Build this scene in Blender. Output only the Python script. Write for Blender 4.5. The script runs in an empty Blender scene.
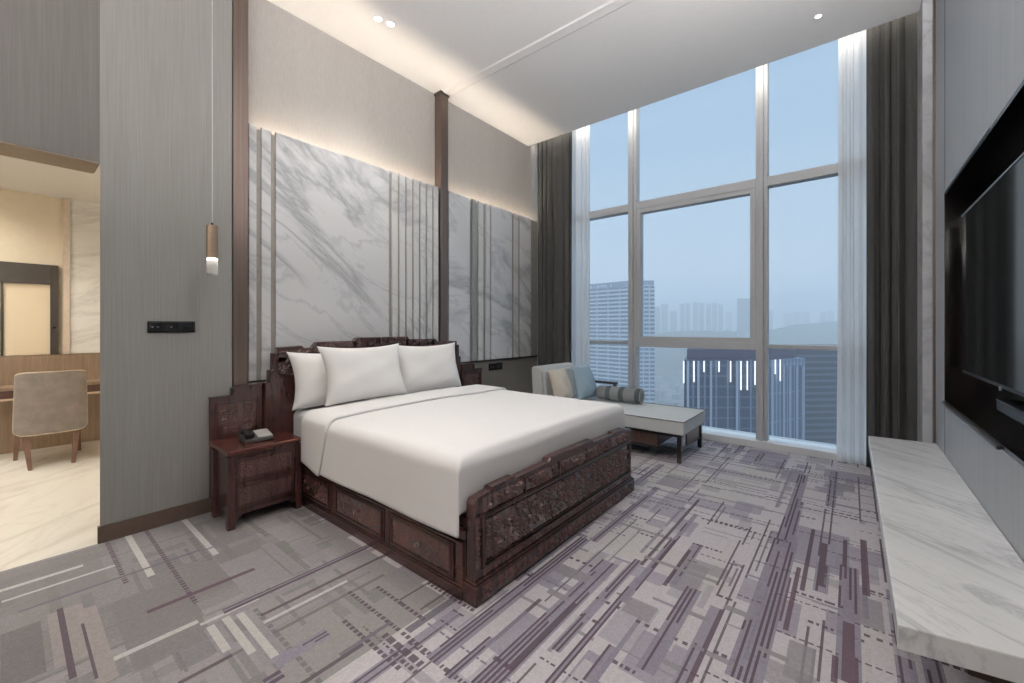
import bpy, bmesh, math, random
import numpy as np
from mathutils import Vector, Matrix

random.seed(7)
rng = np.random.default_rng(11)
COL = bpy.context.scene.collection
PI = math.pi

# ------------------------------------------------------------------ materials
def lin(c):
    return tuple(((v/255)/12.92 if v/255 <= .04045 else ((v/255+.055)/1.055)**2.4) for v in c)

class NT:
    def __init__(s, name):
        s.m = bpy.data.materials.new(name); s.m.use_nodes = True
        s.t = s.m.node_tree; s.n = s.t.nodes; s.l = s.t.links
        s.n.clear()
        s.out = s.n.new('ShaderNodeOutputMaterial')
    def new(s, typ, **kw):
        nd = s.n.new('ShaderNode'+typ)
        for k, v in kw.items(): setattr(nd, k, v)
        return nd
    def link(s, a, b): s.l.new(a, b)
    def coord(s, scale=(1,1,1), rot=(0,0,0), gen='Object'):
        tc = s.new('TexCoord'); mp = s.new('Mapping')
        mp.inputs['Scale'].default_value = scale; mp.inputs['Rotation'].default_value = rot
        s.link(tc.outputs[gen], mp.inputs['Vector']); return mp.outputs['Vector']
    def noise(s, vec, scale=5, detail=4, rough=.55, dist=0):
        n = s.new('TexNoise'); n.inputs['Scale'].default_value = scale
        n.inputs['Detail'].default_value = detail; n.inputs['Roughness'].default_value = rough
        n.inputs['Distortion'].default_value = dist
        s.link(vec, n.inputs['Vector']); return n.outputs['Fac']
    def ramp(s, fac, stops):
        r = s.new('ValToRGB'); e = r.color_ramp.elements
        while len(e) < len(stops): e.new(.5)
        for i, (p, c) in enumerate(stops):
            e[i].position = p; e[i].color = (*c, 1) if len(c) == 3 else c
        s.link(fac, r.inputs['Fac']); return r.outputs['Color']
    def math(s, op, a, b=None, c=None):
        m = s.new('Math', operation=op)
        for i, v in enumerate((a, b, c)):
            if v is None: continue
            if isinstance(v, (int, float)): m.inputs[i].default_value = v
            else: s.link(v, m.inputs[i])
        return m.outputs[0]
    def mix(s, fac, a, b, mode='MIX'):
        m = s.new('MixRGB', blend_type=mode)
        for i, v in enumerate((fac, a, b)):
            if isinstance(v, (int, float)): m.inputs[i].default_value = v
            elif isinstance(v, tuple): m.inputs[i].default_value = (*v, 1)
            else: s.link(v, m.inputs[i])
        return m.outputs[0]
    def bsdf(s, col, rough=.6, metal=0, spec=.5, bump=None, bstr=.3, bdist=.01, **kw):
        b = s.new('BsdfPrincipled')
        if isinstance(col, tuple): b.inputs['Base Color'].default_value = (*col, 1)
        else: s.link(col, b.inputs['Base Color'])
        if isinstance(rough, (int, float)): b.inputs['Roughness'].default_value = rough
        else: s.link(rough, b.inputs['Roughness'])
        b.inputs['Metallic'].default_value = metal
        b.inputs['Specular IOR Level'].default_value = spec
        for k, v in kw.items(): b.inputs[k.replace('_', ' ')].default_value = v
        if bump is not None:
            bp = s.new('Bump'); bp.inputs['Strength'].default_value = bstr; bp.inputs['Distance'].default_value = bdist
            s.link(bump, bp.inputs['Height']); s.link(bp.outputs['Normal'], b.inputs['Normal'])
        s.link(b.outputs[0], s.out.inputs['Surface']); return b

def plain(name, col, rough=.6, metal=0, spec=.5, var=.08, scale=20):
    t = NT(name); v = t.coord()
    f = t.noise(v, scale, 3)
    a = tuple(max(0, c*(1-var)) for c in col); b = tuple(min(1, c*(1+var)) for c in col)
    t.bsdf(t.ramp(f, [(.3, a), (.7, b)]), rough, metal, spec)
    return t.m

def striated(name, a, b, rough=.75, sx=70, sz=1.2):
    """wall covering with fine vertical threads"""
    t = NT(name)
    f1 = t.noise(t.coord((sx, sx, sz)), 1.6, 4, .7)
    f2 = t.noise(t.coord((6, 6, .5)), 1.5, 3)
    f = t.math('ADD', t.math('MULTIPLY', f1, .75), t.math('MULTIPLY', f2, .25))
    t.bsdf(t.ramp(f, [(.35, a), (.65, b)]), rough, bump=f1, bstr=.15, bdist=.004)
    return t.m

def marble(name, base, vein, rot, scale=1.0, rough=.22, amount=1.0, stretch=(1, 1, 1), cloud=None):
    t = NT(name)
    v0 = t.coord((1, 1, 1), rot); mp = t.new('Mapping'); mp.inputs['Scale'].default_value = tuple(scale*k for k in stretch)
    t.link(v0, mp.inputs['Vector']); v = mp.outputs['Vector']
    n1 = t.noise(v, 1.1, 7, .6, .9)
    n2 = t.noise(v, 2.6, 6, .6, .6)
    n3 = t.noise(v, .6, 4, .5, .4)
    def veins(n, w):
        d = t.math('ABSOLUTE', t.math('SUBTRACT', n, .5))
        return t.math('SUBTRACT', 1.0, t.math('MINIMUM', t.math('DIVIDE', d, w), 1.0))
    a = t.math('POWER', veins(n1, .05), 1.6)
    b = t.math('MULTIPLY', t.math('POWER', veins(n2, .03), 1.4), .5)
    big = t.math('MULTIPLY', t.ramp(n3, [(.42, (0, 0, 0)), (.68, (1, 1, 1))]), .55)
    tot = t.math('MINIMUM', t.math('MULTIPLY', t.math('ADD', t.math('MAXIMUM', a, b), big), .62*amount), 1.0)
    col = t.mix(tot, base, vein)
    t.bsdf(col, rough, spec=.4)
    return t.m

def wood(name, dark, light, rough=.3, axis=(3, 3, 40), coat=.3):
    t = NT(name)
    f = t.noise(t.coord(axis), 1.5, 5, .6, .5)
    t.bsdf(t.ramp(f, [(.3, dark), (.72, light)]), rough, bump=f, bstr=.08, bdist=.002, Coat_Weight=coat, Coat_Roughness=.25)
    return t.m

def cloth(name, col, scale=300, rough=.9, var=.06, bstr=.12, sheen=0):
    t = NT(name)
    f = t.noise(t.coord(), scale, 2); g = t.noise(t.coord(), 7, 3)
    a = tuple(c*(1-var) for c in col); b = tuple(min(1, c*(1+var)) for c in col)
    t.bsdf(t.ramp(t.math('ADD', t.math('MULTIPLY', f, .6), t.math('MULTIPLY', g, .4)), [(.35, a), (.65, b)]), rough, spec=.2,
           bump=f, bstr=bstr, bdist=.002, Sheen_Weight=sheen)
    return t.m

def emit(name, col, strength):
    t = NT(name); e = t.new('Emission'); e.inputs[0].default_value = (*col, 1); e.inputs[1].default_value = strength
    t.link(e.outputs[0], t.out.inputs['Surface']); return t.m

M = {}
M['wall_grey'] = striated('grey_threaded_wallcovering', lin((132, 130, 126)), lin((146, 144, 140)))
M['wall_taupe'] = striated('taupe_wallcovering', lin((98, 96, 91)), lin((110, 107, 102)))
M['wall_upper'] = striated('beige_linen_wallcovering', lin((182, 176, 170)), lin((192, 187, 181)), sx=40, sz=8)
M['wall_low'] = striated('dark_taupe_panel', lin((120, 116, 110)), lin((134, 130, 124)))
M['wall_tv'] = striated('blue_grey_wood_veneer', lin((156, 158, 161)), lin((172, 174, 177)), rough=.5, sx=55, sz=.8)
M['plaster'] = plain('ceiling_plaster', lin((242, 241, 240)), .9, var=.01)
M['plain_wall'] = plain('greige_paint', lin((190, 184, 178)), .9, var=.02)
M['bronze'] = NT('bronze_metal').m
def _bronze():
    t = NT('bronze_metal_trim'); f = t.noise(t.coord((200, 200, 1)), 1, 2)
    t.bsdf(t.ramp(f, [(.3, lin((104, 91, 84))), (.7, lin((126, 112, 104)))]), .38, .75)
    return t.m
M['bronze'] = _bronze()
M['base_bronze'] = plain('bronze_skirting', lin((104, 88, 78)), .4, .5)
M['marble'] = marble('grey_veined_marble', lin((226, 226, 226)), lin((148, 151, 155)), (.55, 0, 0), .5, .2, .95, (1, .62, 1.6))
M['marble_rib'] = marble('grey_veined_marble_ribs', lin((222, 222, 221)), lin((150, 152, 156)), (.55, 0, 0), .5, .25, .85, (1, .62, 1.6))
M['groove'] = plain('taupe_groove', lin((158, 152, 144)), .6, .2)
M['grey_strip'] = plain('grey_glass_strip', lin((142, 147, 148)), .3)
M['marble_bench'] = marble('white_bench_marble', lin((240, 240, 239)), lin((176, 178, 181)), (0, 0, .71), 1.7, .16, .85, (.45, 2.2, 1))
M['marble_pilaster'] = marble('white_pilaster_marble', lin((214, 216, 220)), lin((166, 168, 176)), (.5, 0, 0), 1.2, .25, .8)
M['marble_bath'] = marble('warm_bathroom_marble', lin((240, 237, 230)), lin((196, 193, 186)), (-.3, 0, 0), 1.0, .2, .7, (1, .5, 2.2))
M['marble_floor'] = marble('cream_marble_floor', lin((234, 229, 218)), lin((186, 176, 162)), (0, 0, -.9), .55, .18, .6, (2.0, .6, 1))
M['bath_wall'] = plain('beige_bathroom_wall', lin((224, 210, 186)), .7, var=.02)
M['bath_wood'] = wood('honey_wood_panel', lin((132, 110, 90)), lin((152, 130, 108)), .4, (2, 30, 2), .1)
M['desk_dark'] = wood('dark_brown_desk_edge', lin((70, 48, 40)), lin((88, 62, 52)), .35, (2, 30, 2), .1)
M['frame_dark'] = plain('dark_bronze_frame', lin((78, 72, 66)), .35, .6)
M['beige_glass'] = plain('beige_back_painted_glass', lin((226, 208, 180)), .12, var=.01)
M['wood'] = wood('dark_rosewood', lin((42, 25, 23)), lin((74, 45, 40)), .26, (4, 30, 4))
M['wood_top'] = wood('red_rosewood_top', lin((58, 26, 21)), lin((92, 46, 38)), .25, (30, 4, 4))
M['wood_black'] = wood('black_stained_wood', lin((26, 22, 20)), lin((44, 36, 33)), .3, (30, 4, 4))
M['wood_walnut'] = wood('walnut_base', lin((66, 48, 42)), lin((96, 72, 62)), .35, (30, 4, 4))
def _carve():
    t = NT('carved_rosewood'); v = t.coord()
    f = t.noise(v, 130, 3, .6)
    g = t.noise(t.coord((4, 30, 4)), 1.5, 4)
    t.bsdf(t.ramp(g, [(.3, lin((64, 42, 39))), (.72, lin((98, 68, 62)))]), .26, bump=f, bstr=.06, bdist=.002, Coat_Weight=1.0, Coat_Roughness=.12)
    return t.m
M['carve'] = _carve()
M['linen'] = cloth('white_bed_linen', lin((240, 238, 236)), 400, .9, .015, .05)
M['sheet'] = cloth('white_mattress_sheet', lin((226, 226, 228)), 400, .9, .015, .05)
M['pillow'] = cloth('white_pillow_linen', lin((242, 240, 237)), 400, .9, .012, .05)
M['curtain'] = cloth('charcoal_curtain', lin((74, 74, 73)), 250, .9, .1, .2)
M['chaise'] = cloth('pale_grey_upholstery', lin((206, 208, 206)), 350, .85, .03)
M['piping'] = cloth('dark_piping', lin((96, 92, 88)), 350, .8)
M['cream'] = cloth('cream_cushion', lin((216, 206, 190)), 260, .9, .1)
M['blue'] = cloth('pale_blue_cushion', lin((164, 186, 198)), 260, .9, .06)
M['bolster'] = cloth('grey_bolster', lin((138, 142, 142)), 260, .9, .12)
M['bolster_band'] = cloth('dark_bolster_band', lin((98, 104, 108)), 260, .9, .08)
M['velvet'] = cloth('taupe_velvet', lin((128, 118, 110)), 14, .8, .12, .1, .5)
M['velvet_edge'] = cloth('light_taupe_piping', lin((196, 182, 162)), 200, .8, .05, .1)
M['chair_wood'] = wood('brown_chair_leg', lin((92, 66, 52)), lin((118, 86, 70)), .4, (4, 4, 30), .1)
M['black'] = plain('black_lacquer', (.006, .006, .007), .25, var=.02)
M['black_matt'] = plain('black_satin', (.008, .008, .009), .35, spec=.15, var=.02)
M['niche_wood'] = wood('black_brown_niche', (.005, .004, .004), (.009, .007, .006), .15, (4, 30, 4), .05)
M['screen'] = plain('dark_screen_glass', (.008, .011, .012), .06, spec=.3, var=.0)
M['chrome'] = plain('brushed_steel', lin((190, 192, 196)), .3, .9, var=.02)
M['phone_grey'] = plain('grey_phone_keypad', lin((172, 168, 164)), .5)
M['phone_dark'] = plain('dark_grey_phone', lin((60, 62, 60)), .45)
M['switch_mark'] = plain('pale_switch_mark', lin((170, 170, 170)), .5)
M['win_frame'] = plain('champagne_aluminium', lin((194, 197, 200)), .5, .05, var=.02)
M['sill_white'] = plain('white_sill', lin((232, 233, 234)), .5, var=.01)
M['cable'] = plain('silver_cable', lin((190, 190, 188)), .4, .5)
M['brass'] = plain('brass_tube', lin((158, 138, 118)), .38, .8)
M['led'] = emit('warm_led_strip', (1, .85, .66), 105)
M['led_slot'] = emit('warm_led_strip_slot', (1, .92, .80), 7.5)
M['lamp_glow'] = emit('downlight_glow', (1, .93, .82), 14)
M['pendant_glow'] = emit('pendant_glow', (1, .92, .8), 9)

def _glass():
    t = NT('window_glass')
    tr = t.new('BsdfTransparent'); tr.inputs[0].default_value = (.97, .985, .99, 1)
    gl = t.new('BsdfGlossy'); gl.inputs['Roughness'].default_value = .0
    fr = t.new('Fresnel'); fr.inputs[0].default_value = 1.07
    mx = t.new('MixShader')
    t.link(fr.outputs[0], mx.inputs[0]); t.link(tr.outputs[0], mx.inputs[1]); t.link(gl.outputs[0], mx.inputs[2])
    t.link(mx.outputs[0], t.out.inputs['Surface']); return t.m
M['glass'] = _glass()
def _acrylic():
    t = NT('clear_acrylic'); b = t.bsdf((.95, .95, .93), .3, Transmission_Weight=.7, IOR=1.3); return t.m
M['acrylic'] = _acrylic()
def _sheer():
    t = NT('white_sheer_voile')
    tr = t.new('BsdfTransparent'); tr.inputs[0].default_value = (1, 1, 1, 1)
    tl = t.new('BsdfTranslucent'); tl.inputs[0].default_value = (.97, .95, .92, 1)
    df = t.new('BsdfDiffuse'); df.inputs[0].default_value = (.93, .93, .93, 1)
    m1 = t.new('MixShader'); m1.inputs[0].default_value = .52
    m2 = t.new('MixShader')
    lw = t.new('LayerWeight'); lw.inputs[0].default_value = .35
    t.link(t.math('ADD', t.math('MULTIPLY', lw.outputs['Facing'], .15), .84), m2.inputs[0])
    t.link(tl.outputs[0], m1.inputs[1]); t.link(df.outputs[0], m1.inputs[2])
    t.link(tr.outputs[0], m2.inputs[1]); t.link(m1.outputs[0], m2.inputs[2])
    t.link(m2.outputs[0], t.out.inputs['Surface']); return t.m
M['sheer'] = _sheer()
def _carpet():
    t = NT('patterned_carpet')
    at = t.new('Attribute'); at.attribute_name = 'Pattern'
    f = t.noise(t.coord(), 220, 3, .7)
    k = t.ramp(f, [(.3, (.78, .78, .78)), (.7, (1.12, 1.12, 1.12))])
    t.bsdf(t.mix(1.0, at.outputs['Color'], k, 'MULTIPLY'), .95, spec=.1, bump=f, bstr=.4, bdist=.006)
    return t.m
M['carpet'] = _carpet()

def facade(name, wall, glass, floor_h=3.4, band=.35, vsp=0, vfrac=.2, vcol=None, rough=.4):
    t = NT(name)
    tc = t.new('TexCoord'); sp = t.new('SeparateXYZ'); t.link(tc.outputs['Object'], sp.inputs[0])
    z = t.math('FRACT', t.math('DIVIDE', sp.outputs[2], floor_h))
    c = t.mix(t.math('LESS_THAN', z, band), glass, wall)
    if vsp:
        h = t.math('FRACT', t.math('DIVIDE', t.math('ADD', t.math('MULTIPLY', sp.outputs[0], .83), t.math('MULTIPLY', sp.outputs[1], .56)), vsp))
        c = t.mix(t.math('LESS_THAN', h, vfrac), c, vcol or wall)
    n = t.noise(t.coord((.3, .3, .3)), 1, 2)
    c = t.mix(t.math('MULTIPLY', n, .25), c, glass)
    t.bsdf(c, rough, spec=.4); return t.m

# ------------------------------------------------------------------ mesh helpers
def wloc(o):
    v = Vector((0, 0, 0))
    while o is not None:
        v += o.location; o = o.parent
    return v

def link(name, me, mat, parent=None, bevel=0, smooth=False, seg=2):
    o = bpy.data.objects.new(name, me); COL.objects.link(o)
    if mat is not None: me.materials.append(mat)
    if parent is not None:
        me.transform(Matrix.Translation(-wloc(parent))); o.parent = parent
    if smooth:
        me.shade_smooth()
    if bevel:
        b = o.modifiers.new('edge', 'BEVEL'); b.width = bevel; b.segments = seg; b.limit_method = 'ANGLE'; b.angle_limit = .6
    return o

class G:
    """collects shapes of ONE mesh in world coordinates"""
    def __init__(s): s.bm = bmesh.new()
    def box(s, x0, x1, y0, y1, z0, z1):
        r = bmesh.ops.create_cube(s.bm, size=1)
        for v in r['verts']:
            v.co = Vector(((x0+x1)/2+v.co.x*(x1-x0), (y0+y1)/2+v.co.y*(y1-y0), (z0+z1)/2+v.co.z*(z1-z0)))
        return s
    def prism(s, pts, z0, z1):
        b = [s.bm.verts.new((x, y, z0)) for x, y in pts]; t = [s.bm.verts.new((x, y, z1)) for x, y in pts]
        n = len(pts)
        s.bm.faces.new(b[::-1]); s.bm.faces.new(t)
        for i in range(n): s.bm.faces.new((b[i], b[(i+1) % n], t[(i+1) % n], t[i]))
        return s
    def slabx(s, prof, x0, x1):
        """profile in (y,z), pulled along x"""
        a = [s.bm.verts.new((x0, y, z)) for y, z in prof]; b = [s.bm.verts.new((x1, y, z)) for y, z in prof]
        n = len(prof)
        s.bm.faces.new(a[::-1]); s.bm.faces.new(b)
        for i in range(n): s.bm.faces.new((a[i], a[(i+1) % n], b[(i+1) % n], b[i]))
        return s
    def slaby(s, prof, y0, y1):
        a = [s.bm.verts.new((x, y0, z)) for x, z in prof]; b = [s.bm.verts.new((x, y1, z)) for x, z in prof]
        n = len(prof)
        s.bm.faces.new(a[::-1]); s.bm.faces.new(b)
        for i in range(n): s.bm.faces.new((a[i], a[(i+1) % n], b[(i+1) % n], b[i]))
        return s
    def tube(s, p0, p1, r0, r1=None, n=16):
        r1 = r0 if r1 is None else r1
        p0 = Vector(p0); p1 = Vector(p1); d = p1-p0
        q = d.to_track_quat('Z', 'Y').to_matrix().to_4x4()
        bmesh.ops.create_cone(s.bm, cap_ends=True, segments=n, radius1=r0, radius2=r1, depth=d.length, matrix=Matrix.Translation((p0+p1)/2) @ q)
        return s
    def taper(s, p0, p1, a, b):
        """square bar from p0 (half-size a) to p1 (half-size b)"""
        vs = []
        for p, h in ((p0, a), (p1, b)):
            vs.append([s.bm.verts.new((p[0]+i*h, p[1]+j*h, p[2])) for i, j in ((-1, -1), (1, -1), (1, 1), (-1, 1))])
        s.bm.faces.new(vs[0][::-1]); s.bm.faces.new(vs[1])
        for i in range(4): s.bm.faces.new((vs[0][i], vs[0][(i+1) % 4], vs[1][(i+1) % 4], vs[1][i]))
        return s
    def done(s, name, mat, parent=None, **kw):
        bmesh.ops.recalc_face_normals(s.bm, faces=s.bm.faces)
        me = bpy.data.meshes.new(name); s.bm.to_mesh(me); s.bm.free()
        return link(name, me, mat, parent, **kw)

def grid_mesh(name, P, mat, parent=None, smooth=True, closed_u=False, solid=0, subsurf=0):
    """P: array (nu, nv, 3)"""
    nu, nv = P.shape[:2]
    me = bpy.data.meshes.new(name)
    idx = np.arange(nu*nv).reshape(nu, nv)
    if closed_u: a = idx; b = np.roll(idx, -1, 0)
    else: a = idx[:-1]; b = idx[1:]
    f = np.stack([a[:, :-1], b[:, :-1], b[:, 1:], a[:, 1:]], -1).reshape(-1, 4)
    me.from_pydata(P.reshape(-1, 3).tolist(), [], f.tolist())
    me.validate(); me.update()
    o = link(name, me, mat, parent, smooth=smooth)
    if solid:
        m = o.modifiers.new('thickness', 'SOLIDIFY'); m.thickness = solid; m.offset = 0
    if subsurf:
        m = o.modifiers.new('smooth', 'SUBSURF'); m.levels = subsurf; m.render_levels = subsurf
    return o

def struct(o, label=None):
    o['kind'] = 'structure'
    if label: o['label'] = label
    return o
def tag(o, label, cat, group=None, kind=None):
    o['label'] = label; o['category'] = cat
    if group: o['group'] = group
    if kind: o['kind'] = kind
    return o
def thing(name, label, cat, loc, group=None):
    o = bpy.data.objects.new(name, None); COL.objects.link(o); o.location = loc
    o.empty_display_size = .1
    return tag(o, label, cat, group)
def copy_tree(o, parent=None):
    c = o.copy(); COL.objects.link(c); c.parent = parent
    for ch in [k for k in bpy.data.objects if k.parent == o]: copy_tree(ch, c)
    return c

# ------------------------------------------------------------------ camera
F = 415.0
CAMZ = 1.3
YAW = math.radians(39.3)
CY, SY = math.cos(YAW), math.sin(YAW)
def RD(r, d, z=None):
    """right / forward distances from where the photographer stands -> x, y"""
    x = r*CY - d*SY; y = r*SY + d*CY
    return (x, y) if z is None else (x, y, z)
def floor_pt(px, py):
    d = F*CAMZ/(py-327); return RD((px-512)/F*d, d)

cam = bpy.data.cameras.new('camera'); co = bpy.data.objects.new('camera', cam); COL.objects.link(co)
co.location = (0, 0, CAMZ); co.rotation_euler = (PI/2, 0, YAW)
cam.sensor_width = 36; cam.lens = F/1024*36; cam.shift_y = -14.5/1024; cam.clip_start = .02; cam.clip_end = 9000
bpy.context.scene.camera = co

H = 3.95
XW = .505          # wall with the television
XP = -3.5          # pillar face of the wall behind the bed
XU = -3.67         # recessed upper wall
XM = -3.575        # marble face

# ------------------------------------------------------------------ floor: carpet
def make_carpet():
    c = .01
    x0, x1, y0, y1 = XP, .6, -.75, 5.3
    nx = int(round((x1-x0)/c)); ny = int(round((y1-y0)/c))
    BASE = np.array(lin((192, 186, 189)))
    MID = np.array(lin((138, 134, 137))); MAUVE = np.array(lin((134, 128, 140))); GREEN = np.array(lin((120, 117, 116)))
    DARK = np.array(lin((82, 70, 78))); PLUM = np.array(lin((92, 74, 84))); PALE = np.array(lin((186, 182, 179)))
    WARM = np.array(lin((148, 140, 138)))
    A = np.tile(BASE, (nx, ny, 1))
    def put(xa, xb, ya, yb, col, mix=1.0):
        if xa > xb: xa, xb = xb, xa
        if ya > yb: ya, yb = yb, ya
        i0 = int(round((xa-x0)/c)); i1 = max(i0+1, int(round((xb-x0)/c)))
        j0 = int(round((ya-y0)/c)); j1 = max(j0+1, int(round((yb-y0)/c)))
        i0 = max(i0, 0); j0 = max(j0, 0)
        if i1 <= i0 or j1 <= j0: return
        A[i0:i1, j0:j1] = A[i0:i1, j0:j1]*(1-mix) + col*mix
    R = random.Random(5)
    # broad tone patches
    for _ in range(90):
        x = R.uniform(x0, x1); y = R.uniform(y0, y1)
        leftness = 1 if x < -2 else 0
        col = R.choice([WARM, BASE, PALE, GREEN, MID] if leftness else [BASE, BASE, PALE, MAUVE*1.15, BASE*.88])
        put(x, x+R.uniform(.15, .6), y, y+R.uniform(.2, .8), col, R.uniform(.4, .9))
    for _ in range(230):
        x = R.uniform(x0, x1); y = R.uniform(y0, y1)
        col = R.choice([MID, MAUVE, GREEN, MID] if x < -1.5 else [MAUVE, MAUVE*1.1, BASE, MID])
        w, h = R.uniform(.05, .2), R.uniform(.08, .34)
        put(x, x+w, y, y+h, col, R.uniform(.4, .85))
    # cross bars along x (grey, and dark ones of small dashes)
    for _ in range(240):
        x = R.uniform(x0, -1.2); y = R.uniform(y0, y1)
        put(x, x+R.uniform(.12, .5), y, y+R.choice([.0125, .025, .025, .04]), R.choice([MID, MAUVE, MID, PALE]), R.uniform(.5, .9))
    def dash_x(x, y, L, w, col=DARK, step=.03):
        k = 0.
        while k < L:
            put(x+k, x+k+step*.66, y, y+w, col, .9); k += step
    def dash_y(x, y, L, w, col=DARK, step=.04):
        k = 0.
        while k < L:
            put(x, x+w, y+k, y+k+step*.66, col, .9); k += step
    for _ in range(40):
        dash_x(R.uniform(x0, -1.2), R.uniform(y0, y1), R.uniform(.15, .7), R.choice([.01, .02, .02, .03]), R.choice([DARK, MAUVE*.7]), R.choice([.025, .03, .04]))
    # long runs along y
    for _ in range(60):
        x = R.uniform(x0, -1.2); y = R.uniform(y0, y1)
        put(x, x+R.choice([.01, .01, .02]), y, y+R.uniform(.2, 1.1), R.choice([DARK, MAUVE*.7, MAUVE*.8, MID]), R.uniform(.5, .9))
    for _ in range(30):
        x = R.uniform(x0, x1); y = R.uniform(y0, y1)
        put(x, x+R.choice([.0125, .025]), y, y+R.uniform(.3, 1.2), PALE, .8)
    # ladders of the window side and the foot side: runs along y joined by short rungs
    xq = -1.42
    lad = []
    while xq < x1: lad.append((xq, y0)); xq += R.uniform(.07, .24)
    xq = XP+.1
    while xq < -1.45: lad.append((xq, 3.2)); xq += R.uniform(.09, .26)
    lad.append((x1, y0))
    for (xa, ys_), (xb, _) in zip(lad[:-1], lad[1:]):
        if xb < xa: xb = xa+.15
        y = ys_
        while y < y1:
            L = R.uniform(.25, 1.1); st = R.random()
            if st < .3: put(xa, xa+.01, y, y+L, DARK, .85)
            elif st < .5: put(xa, xa+.01, y, y+L, DARK, .9); put(xa+.03, xa+.04, y+.1, y+L*.8, MAUVE*.7, .9)
            elif st < .62:
                put(xa, xa+.06, y, y+L, MAUVE, .85); put(xa+.01, xa+.02, y, y+L*.7, DARK, .9); put(xa+.04, xa+.05, y+L*.2, y+L, DARK, .85)
            elif st < .8: put(xa, xa+.02, y, y+L, MAUVE*.9, .8)
            elif st < .9: put(xa, xa+.02, y, y+L, PALE, .9)
            y += L+R.uniform(0, .35)
        y = ys_
        while y < y1:
            st = R.random(); xe = xb if R.random() < .6 else xa+(xb-xa)*R.uniform(.3, .9)
            if st < .26: dash_x(xa, y, xe-xa, R.choice([.01, .02]), DARK, R.choice([.025, .03, .04]))
            elif st < .55: put(xa, xe, y, y+R.choice([.01, .02, .02]), R.choice([MID, MAUVE]), .85)
            elif st < .72: put(xa, xe, y, y+R.uniform(.05, .14), R.choice([MID, MAUVE, MAUVE*1.15, BASE*.85]), R.uniform(.4, .75))
            y += R.uniform(.05, .24)
    def runY(p, q, w, col=DARK, kind='line'):
        (xa, ya), (xb, yb) = floor_pt(*p), floor_pt(*q)
        x = (xa+xb)/2; ya, yb = min(ya, yb), max(ya, yb)
        if kind == 'line':
            if w > .03 and col is DARK:          # wide dark lines are woven as two or three threads
                put(x-w/2, x+w/2, ya, yb, MAUVE, .9)
                for q in (-.5, .1): put(x+q*w, x+q*w+.012, ya, yb, col, .95)
            else: put(x-w*.4, x+w*.4, ya, yb, col, .9)
        elif kind == 'band':
            put(x-w/2, x+w/2, ya, yb, MAUVE, .9)
            n = max(2, int(w/.02))
            for i in range(n):
                k = ya
                while k < yb:
                    L = R.uniform(.06, .45)
                    if R.random() < .62: put(x-w/2+i*.02, x-w/2+i*.02+.01, k, min(k+L, yb), R.choice([DARK, DARK, PLUM]), .95)
                    k += L
    def runX(p, q, w, col=DARK, dash=True, step=.028):
        if dash: w *= .62
        (xa, ya), (xb, yb) = floor_pt(*p), floor_pt(*q)
        y = (ya+yb)/2; xa, xb = min(xa, xb), max(xa, xb)
        if dash: dash_x(xa, y-w/2, xb-xa, w, col, step)
        else: put(xa, xb, y-w/2, y+w/2, col, .9)
    def block(pts, col, mix=.85):
        w = [floor_pt(*p) for p in pts]
        xs = sorted(a for a, b in w); ys = sorted(b for a, b in w)
        put((xs[0]+xs[1])/2, (xs[2]+xs[3])/2, (ys[0]+ys[1])/2, (ys[2]+ys[3])/2, col, mix)
    # --- calm ground of the left half, then its marks
    put(x0, -1.5, -.75, 1.34, GREEN*.86, .68)
    put(x0, -2.3, -.75, 1.0, GREEN*.85, .4)
    block([(100, 611), (148, 586), (235, 612), (150, 680)], GREEN, .9)
    block([(4, 631), (47, 620), (41, 683), (0, 683)], GREEN*.8, .9)
    block([(0, 572), (95, 548), (112, 580), (0, 620)], GREEN, .6)
    block([(47, 612), (84, 604), (100, 660), (55, 660)], WARM, .8)
    block([(223, 564), (263, 547), (292, 578), (246, 598)], MID, .95)
    block([(288, 547), (305, 539), (321, 550), (305, 556)], MID, .95)
    block([(303, 558), (321, 551), (329, 558), (311, 565)], MID, .95)
    block([(314, 527), (331, 519), (358, 533), (339, 541)], MID, .95)
    block([(318, 594), (349, 580), (392, 560), (350, 572)], MID, .8)
    block([(385, 575), (405, 565), (425, 580), (400, 596)], MID, .9)
    block([(240, 632), (262, 622), (290, 655), (262, 668)], MID, .9)
    block([(205, 630), (222, 622), (240, 650), (222, 655)], MID, .9)
    runX((266, 544), (299, 572), .06, MID, False)
    for p, q in (((209, 627), (229, 650)), ((224, 618), (251, 653)), ((240, 612), (278, 661))): runX(p, q, .03, PALE, False)
    runY((112, 658), (200, 622), .03, PALE); runY((200, 622), (260, 600), .02, PALE)
    runY((0, 590), (82, 566), .04, PALE); runY((0, 600), (120, 566), .015, PALE)
    runX((85, 608), (110, 680), .06, WARM, False)
    runX((110.5, 541), (123.3, 584), .03); runX((149.5, 529), (192, 606), .03)
    runX((131, 535), (146, 578), .03, PALE, False); runX((186, 519), (215, 555), .035, PALE, False)
    runY((18, 611), (200, 551), .02, MAUVE*.6); runY((200, 551), (262, 531), .02, MAUVE*.8)
    runY((148, 611), (255, 570), .035, PLUM*.9)
    runX((62, 608), (70, 679), .015, DARK, False); runX((85, 623), (94, 680), .015, DARK, False)
    runY((221, 611), (376, 544), .035, DARK); runY((259, 614), (392, 553), .025, DARK)
    runY((230, 612), (380, 548), .05, MID); runY((262, 620), (350, 582), .03, BASE)
    runY((271, 627), (350, 592), .012, MAUVE)
    runX((349, 592), (400, 631), .02); runX((342, 622), (398, 666), .035, DARK, True, .03)
    runX((377, 586), (402, 606), .035, DARK, True, .03); runX((386, 634), (420, 665), .04, DARK, True, .025); runX((392, 650), (414, 672), .04, DARK, True, .025)
    runY((272, 662), (329, 633), .07, DARK, 'band'); runY((265, 683), (285, 674), .05, DARK)
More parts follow.
